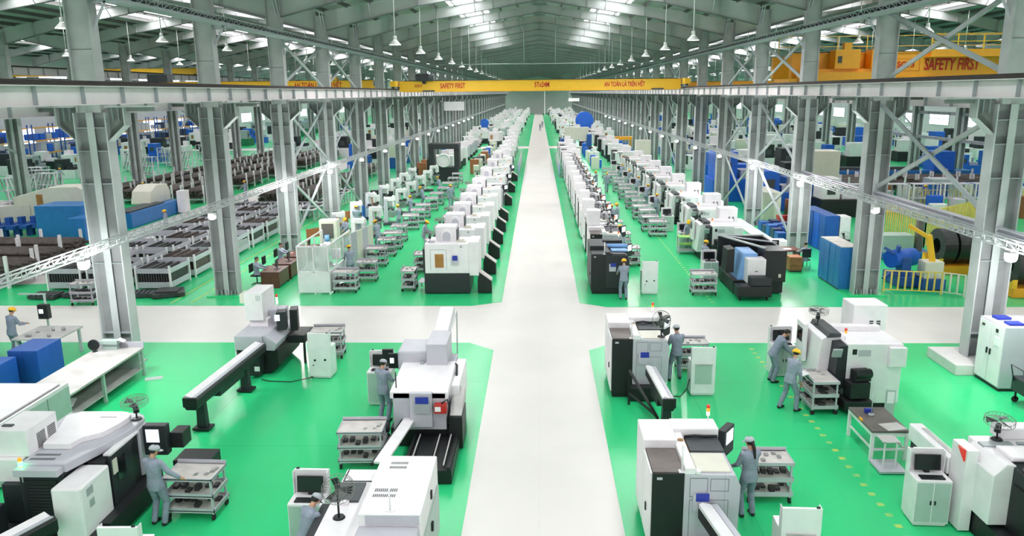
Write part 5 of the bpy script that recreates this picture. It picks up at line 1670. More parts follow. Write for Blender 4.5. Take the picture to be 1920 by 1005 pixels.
for i, y in enumerate(yd):
    LD2((8.05 + (0 if i == 0 else .45), y, 0), 0, 'white turning center with tall box in the outer right row, %s past the black one' % nth(i + 1), 'turning centers in the outer right row', cat='cnc machine')
    CABF((8.0, y + 3.3, 0), R(8), 'white cabinet with monitor by the %s turning center of the outer right row' % nth(i + 1), 'cabinets in the outer right row', cat='cabinet')
    FANT((8.35, y + 1.1, 1.955), 0, 'round fan on the %s white turning center of the outer right row' % nth(i + 1), 'fans of the outer right row', cat='fan')
CABF((7.75, 34.6, 0), R(3), 'operator cabinet behind the front trolley in the outer right row', cat='cabinet')
TRO2((7.05, 32.5, 0), 0, 'grey trolley at the front of the outer right row', cat='trolley')
yt = root('tool_trolley', 'trolley with yellow-green mats on its trays before the outer right machines', 'trolley', 7.95, 41.0)
Q(MB().box(7.45, 8.5, 40.7, 41.3, .9, .95), 'tray', 'marking', yt)
Q(MB().box(7.45, 8.5, 40.7, 41.3, .52, .57), 'tray', 'marking', yt)
Q(MB().box(7.45, 8.5, 40.7, 41.3, .15, .22), 'tray', 'lgrey', yt)
for x in (7.48, 8.47):
    for y in (40.73, 41.27): Q(MB().box(x - .025, x + .025, y - .025, y + .025, 0, .9), 'leg', 'lgrey', yt)
ty = [46.2, 48.0, 50.8, 52.6, 55.2, 57.4, 60.0, 62.4, 65.0, 67.4, 70, 73, 76, 79]
for i, y in enumerate(ty):
    (TRO2 if i < 4 else TRO)((7.15 if i % 2 == 0 else 6.95, y, 0), R(rnd.uniform(-5, 5)), 'grey three-tier trolley in the right trolley line, %s behind the yellow-green one' % nth(i + 1), 'trolleys of the outer right row', cat='trolley')
for i in range(8):
    y = 85 + i * 4.3
    FM[rnd.randrange(4)]((9.5, y, 0), rnd.uniform(-.1, .1), 'background machine of the outer right row beyond the turning centers, %s' % nth(i + 1), 'farther machines of the outer right row', cat='cnc machine')

# left outer row: glass booth, mills, trolleys
gb = root('machine_booth', 'white booth with clear panels and small machine inside, left past the cross aisle', 'booth', -9.6, 34.0)
Q(MB().box(-10.45, -9.1, 32.42, 32.46, .08, 1.0).box(-9.14, -9.1, 32.46, 36.5, .08, 1.0).box(-10.45, -10.41, 32.46, 36.5, .08, 1.0), 'lower_panel', 'white', gb)
fr = MB()
for x in (-10.45, -9.75, -9.1):
    fr.box(x - .025, x + .025, 32.41, 32.46, 0, 2.14)
for y in (33.8, 35.1, 36.5):
    for x in (-10.45, -9.1): fr.box(x - .025, x + .025, y - .025, y + .025, 0, 2.14)
fr.box(-10.45, -9.1, 32.41, 32.46, 2.1, 2.16).box(-10.47, -10.42, 32.4, 36.5, 2.1, 2.16).box(-9.13, -9.07, 32.4, 36.5, 2.1, 2.16).box(-10.45, -9.1, 32.41, 32.47, .98, 1.03)
Q(fr, 'frame', 'white', gb)
Q(MB().box(-10.42, -9.78, 32.43, 32.44, 1.03, 2.1).box(-9.72, -9.13, 32.43, 32.44, 1.03, 2.1), 'clear_panel', 'clear', gb)
Q(MB().box(-9.12, -9.11, 32.47, 36.5, 1.03, 2.1), 'clear_panel', 'clear', gb)
MI = [Use(mill(k)) for k in range(3)]
MI[0]((-9.75, 34.2, 0), R(20), 'small milling machine inside the clear-panelled booth', cat='milling machine')
fe = root('folding_screen', 'pale slatted screen panels beside the booth, left past the cross aisle', 'screen', -8.9, 37.0)
for k in range(4):
    Q(MB().bar((-9.1 + k * .12, 36.6 + k * .7, 1.0), (-9.1 + (k + 1) * .12, 36.6 + (k + 1) * .7, 1.0), .04, 1.9), 'panel', 'cream' if k % 2 else 'lgrey', fe)
TRO2((-8.5, 33.0, 0), 0, 'grey trolley with metal parts beside the clear-panelled booth', cat='trolley')
lt = [(-7.75, 35.0), (-7.95, 38.2), (-7.9, 40.6), (-7.95, 42.6), (-8.0, 44.9), (-7.95, 48.9), (-7.85, 51.2), (-7.85, 53.6), (-7.7, 57), (-7.7, 60), (-7.6, 63.4), (-7.6, 67), (-7.6, 71), (-7.6, 75)]
for i, (x, y) in enumerate(lt):
    (TRO2 if i % 2 else TRO)((x - .25, y, 0), R(rnd.uniform(-6, 6)), 'grey trolley in the left trolley line, %s past the booth trolley' % nth(i + 1), 'trolleys of the outer left row', cat='trolley')
for i in range(16):
    y = 39.5 + i * 2.25
    x = -9.9 if i % 2 else -11.6
    if i == 0: continue
    MI[i % 3]((x, y, 0), R(rnd.uniform(60, 110)), 'white milling machine of the outer left row, %s from the booth' % nth(i + 1), 'milling machines of the outer left row', cat='milling machine')
for i in range(9):
    y = 81 + i * 4.2
    FM[rnd.randrange(4)]((-9.8, y, 0), rnd.uniform(-.15, .15), 'background machine in the outer left row beyond the milling machines, %s' % nth(i + 1), 'farther machines of the outer left row', cat='cnc machine')
# black-rimmed large machine with round white ring
rg = root('gear_hobber', 'large machine with a white ring gear in a dark frame, left rows far back', 'machine', -9.2, 73)
Q(MB().box(-10.8, -8.0, 76.5, 78.2, 0, 1.4).box(-10.8, -7.8, 76.2, 78.2, 3.2, 3.7).box(-10.8, -10.3, 76.4, 78, 1.4, 3.2).box(-8.3, -7.8, 76.4, 78, 1.4, 3.2), 'frame', 'charcoal', rg)
Q(MB().ring((-9.3, 76.1, 2.1), (0, 1, 0), .6, .09, 28, 6).cyl((-9.3, 76.2, 2.1), (-9.3, 76.4, 2.1), .5, n=28), 'ring_gear', 'white', rg)

# desks at the left column row
def desk_set(x, y, k):
    t = root('office_desk', 'dark wooden desk in the left desk line, %s from the cross aisle' % nth(k), 'desk', x, y, group='desks in the left desk line')
    Q(MB().box(x - .45, x + .45, y - .7, y + .7, .71, .75), 'desk_top', 'wood', t, .005)
    Q(MB().box(x - .42, x + .42, y - .68, y - .64, 0, .71), 'side_panel', 'wood', t)
    Q(MB().box(x - .42, x + .42, y + .64, y + .68, 0, .71), 'side_panel', 'wood', t)
    Q(MB().box(x + .38, x + .42, y - .64, y + .64, .1, .71), 'modesty_panel', 'wood', t)
    m = root('computer_monitor', 'black monitor on the %s desk of the left desk line' % nth(k), 'monitor', x + .05, y, .75, group='monitors on the left desks')
    Q(MB().rbox((x + .12, y, 1.05), (.04, .5, .32), (0, 0, R(8))), 'display', 'black', m)
    Q(MB().cyl((x + .12, y, .75), (x + .12, y, .95), .02, n=8).box(x, x + .25, y - .12, y + .12, .75, .765), 'stand', 'black', m)
    c = root('office_chair', 'black swivel chair at the %s desk of the left desk line' % nth(k), 'chair', x - .85, y, group='chairs at the left desks')
    Q(MB().box(x - 1.08, x - .62, y - .23, y + .23, .43, .49), 'seat', 'black', c, .02)
    Q(MB().box(x - 1.12, x - 1.06, y - .22, y + .22, .6, 1.0), 'backrest', 'black', c, .02)
    Q(MB().cyl((x - .85, y, .1), (x - .85, y, .43), .03, n=8), 'stem', 'dgrey', c)
    b = MB()
    for a in range(5): b.bar((x - .85, y, .09), (x - .85 + .27 * math.cos(a * 1.257), y + .27 * math.sin(a * 1.257), .05), .04, .04)
    Q(b, 'base', 'dgrey', c)
for k, y in enumerate((34.2, 35.9, 37.6, 39.4)):
    desk_set(-12.1, y, k + 1)
# drinks cooler shelf and wooden partitions
sh = root('water_shelf', 'cream arched shelf with a blue water bottle behind the desks', 'shelf', -11.4, 41.2)
Q(MB().box(-11.9, -10.9, 41.0, 41.6, .04, 1.9), 'shelf_body', 'cream', sh, .04)
Q(MB().box(-11.75, -11.1, 40.98, 41.0, .9, 1.7), 'opening', 'benchdark', sh)
bt = tag(MB().cyl((-11.45, 40.85, .0), (-11.45, 40.85, .75), .17, n=14).cyl((-11.45, 40.85, .75), (-11.45, 40.85, 1.1), .13, .13, 14, m=1).build('water_dispenser', ['white', 'lightblue']), 'white water dispenser with blue bottle in front of the cream shelf', 'water dispenser')
for k in range(3):
    p = root('wood_partition', 'reddish wooden partition behind the left desks, %s' % nth(k + 1), 'partition', -12.6, 42.5 + k * 3, group='wooden partitions')
    Q(MB().bar((-13.0, 42.4 + k * 3, .9), (-11.8, 44.0 + k * 3, .9), .05, .5), 'panel', 'woodlight', p)
    Q(MB().box(-13.03, -12.97, 42.37 + k * 3, 42.43 + k * 3, 0, 1.2).box(-11.83, -11.77, 43.97 + k * 3, 44.03 + k * 3, 0, 1.2), 'post', 'woodlight', p)

# right: office corner by the columns
for (x, y, lab) in ((12.3, 36.9, 'orange-brown drawer pedestal in front of the right desk'),):
    b = root('drawer_pedestal', lab, 'cabinet', x, y)
    Q(MB().box(x - .3, x + .3, y - .35, y + .35, .06, .72), 'body', 'woodlight', b, .01)
    for z in (.1, .32, .54): Q(MB().box(x - .27, x + .27, y - .365, y - .35, z, z + .18), 'drawer', 'woodlight', b)
    Q(MB().box(x - .28, x + .28, y - .33, y + .33, 0, .06), 'plinth', 'black', b)
dk = root('office_desk', 'brown desk with papers beside the third right column', 'desk', 12.2, 38.6)
Q(MB().box(11.6, 13.0, 38.0, 39.0, .71, .76), 'desk_top', 'wood', dk)
Q(MB().box(11.62, 12.1, 38.02, 38.98, 0, .71).box(12.9, 12.96, 38.02, 38.98, 0, .71), 'pedestal', 'wood', dk)
tag(MB().rbox((12.4, 38.4, .768), (.4, .3, .012), (0, 0, .2)).build('paper_sheet', 'paper'), 'white papers on the brown desk by the third right column', 'paper')
m = root('computer_monitor', 'black monitor on the brown desk by the right columns', 'monitor', 11.9, 38.7, .76)
Q(MB().box(11.75, 12.1, 38.72, 38.76, .85, 1.15), 'display', 'black', m)
Q(MB().box(11.85, 12.0, 38.7, 38.8, .76, .86), 'stand', 'black', m)
ch = root('office_chair', 'black chair with metal frame at the brown desk by the right columns', 'chair', 12.95, 37.4)
Q(MB().box(12.72, 13.18, 37.15, 37.6, .43, .49), 'seat', 'black', ch, .02)
Q(MB().box(12.74, 13.16, 37.05, 37.12, .6, 1.02), 'backrest', 'black', ch, .02)
for x in (12.74, 13.16):
    for y in (37.12, 37.58): Q(MB().cyl((x, y, 0), (x, y, .44), .015, n=8), 'leg', 'steel', ch)
for k, y in enumerate((33.0, 34.28)):
    b = root('tool_cabinet', 'bright blue double-door cabinet behind the second right column, %s' % ('nearer one' if k == 0 else 'farther one'), 'cabinet', 13.35, y + .6)
    Q(MB().box(12.98, 13.75, y, y + 1.24, .06, 1.9), 'cabinet_body', 'bluepaint', b, .01)
    Q(MB().box(13.0, 13.73, y + .02, y + 1.22, 0, .06), 'plinth', 'black', b)
    Q(MB().box(12.98, 13.75, y, y + 1.24, 1.9, 1.93), 'top', 'trolleytop', b)
    for q in (0, 1): Q(MB().box(12.96, 12.98, y + .03 + q * .6, y + .6 + q * .6, .1, 1.86), 'door', 'bluepaint', b)
for k in range(4):
    y = 41.0 + k * .95
    b = root('tool_cabinet', 'tall dark blue cabinet in the line of four beyond the third right column, %s' % nth(k + 1), 'cabinet', 15.6, y + .45, group='four tall blue cabinets')
    Q(MB().box(15.2, 15.9, y, y + .92, 0, 2.0), 'cabinet_body', 'blue', b, .01)
    Q(MB().box(15.18, 15.2, y + .04, y + .88, .08, 1.94), 'door', 'bluebright' if k % 2 else 'blue', b)
b = tag(MB().box(15.95, 16.5, 41.0, 41.9, 0, 1.95).build('storage_cabinet', 'white', bev=.01), 'white cabinet end beside the tall blue cabinets on the right', 'cabinet')
FB = Use(fan(1.1, R(5), .4))
FB((15.2, 38.6, 0), R(15), 'large black pedestal fan beyond the right desk', cat='fan')
# grey roller table with a blue and white box, bins
rt_ = root('roller_table', 'long grey roller table running past the right columns', 'table', 12.0, 44.0)
Q(MB().box(11.6, 12.4, 40.4, 47.5, .75, .85), 'bed', 'greengrey', rt_)
for y in (40.5, 43, 45.5, 47.3):
    for x in (11.65, 12.35): Q(MB().box(x - .04, x + .04, y - .04, y + .04, 0, .75), 'leg', 'lgrey', rt_)
b = root('machine_box', 'small white box machine with blue band at the end of the roller table', 'machine', 12.3, 39.9)
Q(MB().box(11.9, 12.8, 39.6, 40.3, .006, .95), 'body', 'white', b, .03)
Q(MB().box(11.88, 12.82, 39.58, 40.32, .35, .5), 'band', 'bluepaint', b)
n = 0
for r_ in range(5):
    for c_ in range(5):
        n += 1
        x = 13.9 + c_ * .62 + .1; y = 44.6 + r_ * .85
        if abs(x - 13.8) < .9 and (abs(y - COLY[2]) < 1 or abs(y - COLY[3]) < 1): continue
        o = MB().box(x - .27, x + .27, y - .36, y + .36, 0, .5 + .08 * ((r_ + c_) % 3)).build('parts_bin', 'navy' if (r_ + c_) % 2 else 'blue')
        tag(o, 'blue parts bin in the block behind the third right column', 'bin', 'blue parts bins')
for k in range(4):
    o = MB().box(15.3 + k * .5, 15.74 + k * .5, 49.3, 49.9, 0, .7).build('crate', 'red')
    tag(o, 'red crate standing behind the blue parts bins, %s from the left' % nth(k + 1), 'crate', 'red crates behind the bins')
for k in range(3):
    y = 52.0 + k * 1.2
    b = root('storage_locker', 'tall beige locker by the fourth right column, %s' % nth(k + 1), 'locker', 15.6, y, group='beige lockers')
    Q(MB().box(15.1, 16.2, y, y + 1.15, 0, 1.85), 'locker_body', 'cream', b, .01)
    Q(MB().box(15.08, 15.1, y + .05, y + 1.1, .1, 1.8), 'door', 'cream', b)

# dense far field of the middle bay behind the second cross path
XS = [-11.4, -9.6, -7.0, -4.4, -2.9, 3.2, 4.9, 7.4, 9.9, 11.7]
names = ['first', 'second', 'third', 'fourth', 'fifth', 'sixth', 'seventh', 'eighth', 'ninth', 'tenth']
for ix, x in enumerate(XS):
    if abs(x) < 3.3: continue
    y = 124 + (ix % 3) * 1.2
    k = 0
    while y < 322:
        if not (148 < y < 154 and (7 < x < 11 or -13 < x < -8)):
            k += 1
            FM[rnd.choice([0, 1, 2, 2, 3])]((x + rnd.uniform(-.3, .3), y, 0), rnd.uniform(-.3, .3), 'small distant machine, line %s from the left, %s back' % (names[ix], nth(k)), 'distant machines of the middle bay', scale=(1, 1, rnd.uniform(.8, 1.15)), cat='machine')
        y += rnd.uniform(4.2, 6.2)
bm_ = root('gantry_machine', 'cream and dark blue gantry machine right of the aisle far back', 'machine', 5.6, 113)
Q(MB().box(3.2, 4.1, 112, 115, 0, 2.0).box(6.9, 7.6, 112, 115, 0, 2.6), 'column', 'blue', bm_)
Q(MB().box(3.8, 7.2, 112.6, 113.6, 1.8, 3.6), 'bridge', 'cream', bm_)
Q(MB().box(4.4, 6.8, 111.6, 112.8, .3, .9), 'table', 'cream', bm_)
o = tag(MB().cyl((8.8, 150, 3.2), (8.8, 152, 3.2), 1.7, n=20).box(8.2, 9.4, 150.2, 151.8, 0, 2.2).build('blue_tank', 'bluebright'), 'round bright blue tank far back right of the aisle', 'tank')
o = tag(MB().cyl((-10.3, 150, 2.9), (-10.3, 151.5, 2.9), .8, n=20).box(-10.9, -9.7, 150.2, 151.3, 0, 2.4).build('blue_tank', 'bluebright'), 'round bright blue tank far back left of the aisle', 'tank')
o = tag(MB().box(10.2, 12.4, 104, 105, 2.3, 2.7).box(10.3, 10.5, 104.3, 104.6, 0, 2.3).box(12.1, 12.3, 104.3, 104.6, 0, 2.3).build('jib_crane', 'orange'), 'orange gantry beam far back by the right columns', 'crane')
o = tag(MB().box(10.8, 12.2, 86.2, 87.2, 0, 1.7, 1).box(10.7, 12.3, 86.0, 87.3, 1.7, 3.3, 0).build('blue_container', ['cream', 'bluebright']), 'bright blue container on a cream stand before the right columns', 'container')
wp = tag(MB().box(2.2, 2.6, 300, 300.4, 0, 12.0).build('white_post', 'white'), 'tall white post far down the right edge of the aisle', 'post')
for (x, y, w) in ((-11.6, 108.5, 'left'), (9.2, 205, 'right')):
    s = root('hanging_sign', 'small white sign board hanging high at the %s columns far back' % w, 'sign', x, y, 6.6)
    Q(MB().box(x - 1.4, x + 1.4, y, y + .05, 6.2, 7.4 if w == 'left' else 7.0), 'board', 'white', s)
    for xx in (x - 1.2, x + 1.2): Q(MB().box(xx - .02, xx + .02, y, y + .05, 7.0, roofz(2, xx)), 'hanger', 'grey', s)

# people of the rows: (x, y, heading, pose, label)
POSE = [
    Use(person(hands=((-.2, .4, 1.05), (.2, .4, 1.05)))),
    Use(person(lean=.2, hands=((-.1, .45, .95), (.2, .42, 1.0)), look=.4)),
    Use(person(hands=((-.3, .05, .85), (.3, .12, .86)), feet=((-.12, -.15, 0), (.12, .2, 0)), look=.1)),
    Use(person(hands=((-.15, .42, 1.0), (.15, .42, 1.0)), top='shirt', look=.3)),
]
SIT = Use(person(sit=True, hands=((-.15, .5, .78), (.15, .5, .78)), hat='hair', top='shirt', look=.3))
ppl = [
    (0, 3.55, 31.55, 5, 'man in yellow helmet seen from behind at the black lathe'),
    (1, 4.45, 40.2, 60, 'worker in yellow helmet at the second white lathe on the right'),
    (0, 4.55, 47.6, 40, 'nearer of two workers together by the fourth white lathe of the right row'),
    (3, 4.95, 48.3, 80, 'farther of two workers together by the fourth white lathe of the right row'),
    (3, 7.75, 35.7, -60, 'worker in yellow helmet at the open black turning center on the right'),
    (1, 8.2, 41.9, -200, 'worker in yellow helmet bent over behind the yellow-green trolley'),
    (0, 8.0, 52.7, -60, 'worker in yellow helmet among the right trolley line'),
    (1, 8.1, 58.3, -40, 'worker in yellow helmet by the fourth outer right machine'),
    (1, 8.1, 64.0, -40, 'worker in yellow helmet by the fifth outer right machine'),
    (0, 8.1, 69.6, -30, 'worker in yellow helmet by the sixth outer right machine'),
    (2, 5.9, 67.0, 10, 'worker walking between the two right machine rows'),
    (0, 5.1, 68.6, 70, 'worker standing at the seventh white lathe of the right row'),
    (1, 8.0, 75.3, -30, 'worker by the seventh outer right machine'),
    (3, -8.75, 34.8, 30, 'worker in yellow helmet standing beside the clear-panelled booth'),
    (1, -9.5, 38.3, 80, 'worker in yellow helmet by the first milling machine'),
    (1, -8.9, 42.1, 60, 'worker in yellow helmet leaning at a milling machine, nearest of the left line'),
    (3, -8.8, 48.0, 60, 'worker in yellow helmet at the middle of the left milling line'),
    (0, -8.75, 52.4, 60, 'worker in yellow helmet, second half of the left milling line'),
    (1, -8.7, 57.9, 80, 'worker in yellow helmet far along the left milling line'),
    (2, -6.7, 58.7, 10, 'worker walking in the green lane left of the machining centers'),
    (3, -11.4, 47.6, 10, 'worker in yellow helmet behind the wooden partitions'),
    (3, -10.9, 42.9, 150, 'worker in yellow helmet by the wooden partition behind the desks'),
    (1, -8.3, 64.8, 60, 'worker in yellow helmet near the end of the left milling line'),
    (1, -6.35, 41.9, -80, 'worker in yellow helmet left of the third machining center'),
    (0, .4, 178, 0, 'distant person walking on the far part of the aisle, left one'),
    (2, 1.0, 196, 0, 'distant person walking on the far part of the aisle, right one'),
]
for k, x, y, a, lab in ppl:
    POSE[k]((x, y, .006), R(a), lab, cat='person')
SIT((-12.95, 34.2, 0), R(-90), 'bareheaded man in pale shirt sitting at the nearest left desk', cat='person')
SIT((-12.95, 37.6, 0), R(-90), 'bareheaded person in pale shirt sitting at the third left desk', cat='person')
SIT((12.95, 37.25, 0), R(10), 'person in dark jacket sitting at the brown desk by the right columns', cat='person')

# clutter that fills the outer rows: parts boxes, cabinets, barrels
rnd = random.Random(77)
def cab(c1):
    t = thing('storage_cabinet')
    P(MB().box(-.45, .45, -.28, .28, .006, 1.25), 'cabinet_body', c1, t, .01)
    P(MB().box(-.42, -.01, -.295, -.28, .08, 1.2), 'door', c1, t)
    P(MB().box(.01, .42, -.295, -.28, .08, 1.2), 'door', c1, t)
    return t
CB = [('brown', Use(cab('woodlight'))), ('grey', Use(cab('lgrey'))), ('blue', Use(cab('bluebright'))), ('white', Use(cab('white'))), ('dark', Use(cab('charcoal'))), ('beige', Use(cab('cream')))]
cnt = {}
BLK = [(5.6, 113.5, 3.6, 2.6), (11.5, 86.7, 1.6, 1.3), (11.3, 104.5, 1.8, 1.2)]
OCC = []
def clutter(x, y, where, grp):
    if any(abs(x - a) < 1.15 and abs(y - b) < 1.15 for a, b in OCC): return
    for o in BLK:
        if abs(o[0] - x) < o[2] and abs(o[1] - y) < o[3]: return
    OCC.append((x, y))
    nm, U = rnd.choice(CB)
    k = (nm, where); cnt[k] = cnt.get(k, 0) + 1
    U((x, y, 0), rnd.choice([0, R(90)]) + rnd.uniform(-.1, .1), '%s cabinet %s, %s away' % (nm, where, nth(cnt[k])), grp, scale=(1, 1, rnd.uniform(.7, 1.3)), cat='cabinet')
for i in range(22):
    clutter(-12.35 + (i % 2) * .2, 52.5 + i * 3.1, 'before the left columns', 'cabinets before the left columns')
for i in range(20):
    clutter(11.4 + (i % 2) * .5, 50 + i * 3.4, 'before the right columns', 'cabinets before the right columns')
for i in range(24):
    x = 6.0 - (i % 2) * .4
    clutter(-6.6 - (i % 2) * .3, 82 + i * 1.7, 'in the left lane far back', 'cabinets in the left lane')
for i in range(14):
    clutter(6.4 + (i % 2) * .6, 88 + i * 2.2, 'in the right lane far back', 'cabinets in the right lane')

# ================================================================ side bays
rnd = random.Random(23)
def stillage(load='barsgrey', kk=13, top=.86):
    t = thing('steel_stillage')
    w, d, h = 1.55, 1.9, 1.12
    for x in (-w / 2, w / 2):
        for y in (-d / 2, d / 2):
            P(MB().box(x - .04, x + .04, y - .04, y + .04, 0, h), 'post', 'white', t)
    for s in (-1, 1):
        y = s * (d / 2 + .005)
        P(MB().box(-w / 2, w / 2, y - .015, y + .015, .12, .38), 'side_panel', 'lgrey', t)
        P(MB().box(-w / 2, w / 2, y - .015, y + .015, .78, 1.0), 'side_panel', 'lgrey', t)
        x = s * (w / 2 + .005)
        P(MB().box(x - .015, x + .015, -d / 2, d / 2, .12, .38), 'side_panel', 'lgrey', t)
        P(MB().box(x - .015, x + .015, -d / 2, d / 2, .78, 1.0), 'side_panel', 'lgrey', t)
    P(MB().box(-w / 2, w / 2, -d / 2, d / 2, .1, .14), 'floor', 'lgrey', t)
    m = MB()
    for k in range(kk):
        x = -w / 2 + .08 + k * (w - .16) / (kk - 1)
        m.box(x - .035, x + .035, -d / 2 + .06, d / 2 - .06, .16 + .1 * (k % 2), (top if k % 3 else top + .1) + rnd.uniform(-.05, .04))
    tag(P(m, 'bar_stock', load, t), kind='stuff')
    return t
ST = Use(stillage())
ST2 = Use(stillage('zinc', 7, .6))
ST3 = Use(stillage('bars', 10, .95))
n = 0
for ix, x in enumerate((-21.3, -19.45, -17.2)):
    for k in range(9):
        y = 34.1 + k * 2.5
        n += 1
        U = (ST, ST2, ST, ST3)[(ix * 2 + k * 3) % 4]
        U((x + rnd.uniform(-.06, .06), y, .006), R(rnd.uniform(-1.5, 1.5)), 'stillage of dark bars, file %s from the left, %s back' % (nth(ix + 1), nth(k + 1)), 'stillages of dark bars in the left bay', cat='stillage')
for k in range(4):
    x = -21.4 + k * 1.35
    o = MB().rbox((x, 31.9 + .25 * (k % 2), .1), (1.25, .8, .12), (0, 0, R(-6 + 5 * k)), 0)
    for q in range(6): o.rbox((x - .5 + q * .2, 31.9 + .25 * (k % 2), .19), (.12, .75, .06), (0, 0, R(-6 + 5 * k + q)), 1)
    tag(o.build('steel_pallet', ['barsgrey', 'dgrey']), 'dark pallet of flat steel on the floor before the stillages, %s from the left' % nth(k + 1), 'pallet', 'steel pallets on the floor')
o = MB().rbox((-16.2, 32.3, .12), (1.3, 1.1, .16), (0, 0, R(25))).rbox((-16.2, 32.3, .24), (.9, .8, .08), (0, 0, R(12)))
tag(o.build('steel_pallet', 'barsgrey'), 'dark pallet just right of the nearest left column, beyond the cross aisle', 'pallet')
TRO((-19.1, 30.9, 0), R(4), 'small white trolley at the edge of the cross aisle in the left bay', cat='trolley')

def bar_rack(L=8, nrow=2):
    t = thing('bar_rack')
    for k in range(4):
        y = -L / 2 + .6 + k * (L - 1.2) / 3
        P(MB().box(-.9, .9, y - .06, y + .06, .25, .4).box(-.95, -.83, y - .06, y + .06, 0, 1.5).box(.83, .95, y - .06, y + .06, 0, 1.5), 'cradle', 'white', t)
    m = MB()
    for i in range(9):
        for j in range(4):
            x = -.75 + i * .19 + (.05 if j % 2 else 0); z = .48 + j * .17
            l = L / 2 * rnd.uniform(.85, 1)
            m.cyl((x, -l, z), (x, l, z), .08, n=7)
    tag(P(m, 'steel_bars', 'bars', t), kind='stuff')
    return t
BR = Use(bar_rack())
BLK.append((28.5, 54.5, 0.1, 0.1))
for k in range(5): BLK.append((22.5 + k * 2.1, 54.5, 1.5, 1.2))
i = 0
for (x, y, a) in [(-27.6, 34.6, 88), (-27.9, 37.3, 88), (-28.4, 40.0, 88)] + [(xx, yy, 3) for yy in (65, 74.5, 84, 93.5, 103) for xx in (-28.2, -30.8, -33.4, -36.0)] + [(-18.5, 62, 0), (-21, 63, 0), (-18.6, 72, 0), (-21.2, 73, 0), (-18.4, 82, 0)]:
    i += 1
    BR((x, y, .006), R(a), 'rack of rusty steel bars in the left bay, %s away from the camera' % nth(i), 'racks of steel bars in the left bay', cat='rack')
o = MB()
for k in range(14): o.ball((-30.5 + rnd.uniform(-.5, .5), 39.4 + rnd.uniform(-.3, .3), 1.35 + rnd.uniform(-.1, .1)), .12, 6)
tag(o.build('wrapped_bar_ends', 'pinkstuff'), 'bright pink wrapped bar ends on a rack in the left bay', 'wrapping')
# blue saw line
def saw(x, y, lab):
    t = root('band_saw', lab, 'machine', x, y)
    Q(MB().box(x - .9, x + .6, y - 4.0, y + 3.2, .006, 1.0), 'base', 'bluepaint', t, .02)
    Q(MB().box(x - .7, x + .4, y - 3.9, y + 1.0, 1.0, 1.1), 'roller_bed', 'dgrey', t)
    Q(MB().prism([(y + .2, 1.1), (y + .5, 1.9), (y + 1.4, 2.3), (y + 3.0, 2.2), (y + 3.4, 1.6), (y + 3.4, .9), (y + .2, 1.0)], 'x', x - 1.6, x - .2), 'saw_cover', 'cream', t, .05)
    Q(MB().box(x + .7, x + 1.3, y + 2.4, y + 3.2, .1, 1.7), 'control_cabinet', 'white', t, .01)
saw(-27.4, 53.6, 'blue band saw with cream cover beside the white lane in the left bay')
b = root('saw_housing', 'large plain blue housing in the left bay left of the second column', 'housing', -29.5, 47)
Q(MB().box(-31.0, -28.1, 46.2, 48.4, .05, 2.0), 'housing', 'bluepaint', b, .01)
Q(MB().box(-27.9, -26.9, 44.4, 45.8, .05, 1.5), 'side_box', 'bluepaint', b, .01)
b = root('saw_machine', 'big cream machine cover behind the blue housing in the left bay', 'machine', -30.5, 50.5)
Q(MB().prism([(-34.6, .006), (-29.4, .006), (-29.4, 2.4), (-30.2, 2.8), (-32.2, 2.75), (-34.6, 2.1)], 'y', 49.6, 51.6), 'cover', 'cream', b, .05)
Q(MB().box(-33.0, -32.6, 49.55, 49.62, .9, 2.3), 'opening', 'orangewin', b)
b = root('machine_fence', 'low cream wall panel line behind the blue rollers in the left bay', 'panel', -38, 48)
Q(MB().bar((-38.5, 45.2, .9), (-33.5, 49.5, .9), .08, 1.5), 'panel', 'cream', b)
for k in range(11):
    x = -37.8 + k * .62
    b = tag(MB().box(x - .24, x + .24, 43.6 + k * .34, 46.2 + k * .3, .5, .72).box(x - .2, x + .2, 44.2 + k * .34, 44.5 + k * .34, 0, .5).box(x - .15, x + .15, 45.0 + k * .3, 45.4 + k * .3, .72, 1.15).build('roller_stand', 'blue'), 'blue roller stand in the left bay line, %s from the left' % nth(k + 1), 'roller stand', 'blue roller stands')
# white tables, frames and pale cabinets beyond the outer left columns
def white_frame():
    t = thing('frame_rack')
    for x in (-.9, .9):
        for y in (-.5, .5): P(MB().box(x - .04, x + .04, y - .04, y + .04, 0, 2.1), 'post', 'white', t)
    for z in (.2, 1.1, 2.1): P(MB().box(-.9, .9, -.5, .5, z - .03, z), 'shelf', 'lgrey', t)
    m = MB()
    for k in range(5): m.bar((-.8 + k * .35, -.4, .3), (-.6 + k * .35, .4, 2.0), .06, .1)
    tag(P(m, 'leaning_profiles', 'zinc', t), kind='stuff')
    return t
WF = Use(white_frame())
for k in range(14):
    WF((-42.6 - (k % 3) * 2.4, 66 + k * 2.9, .006), R(rnd.uniform(-10, 10)), 'white frame rack of leaning profiles beyond the outer left columns, %s from the camera' % nth(k + 1), 'white frame racks', cat='rack')
for k in range(9):
    WF((-43.5 - (k % 2) * 3, 44 + k * 2.3, .006), R(80), 'white frame rack at the left edge beyond the outer columns, %s' % nth(k + 1), 'white frame racks at the left edge', cat='rack')
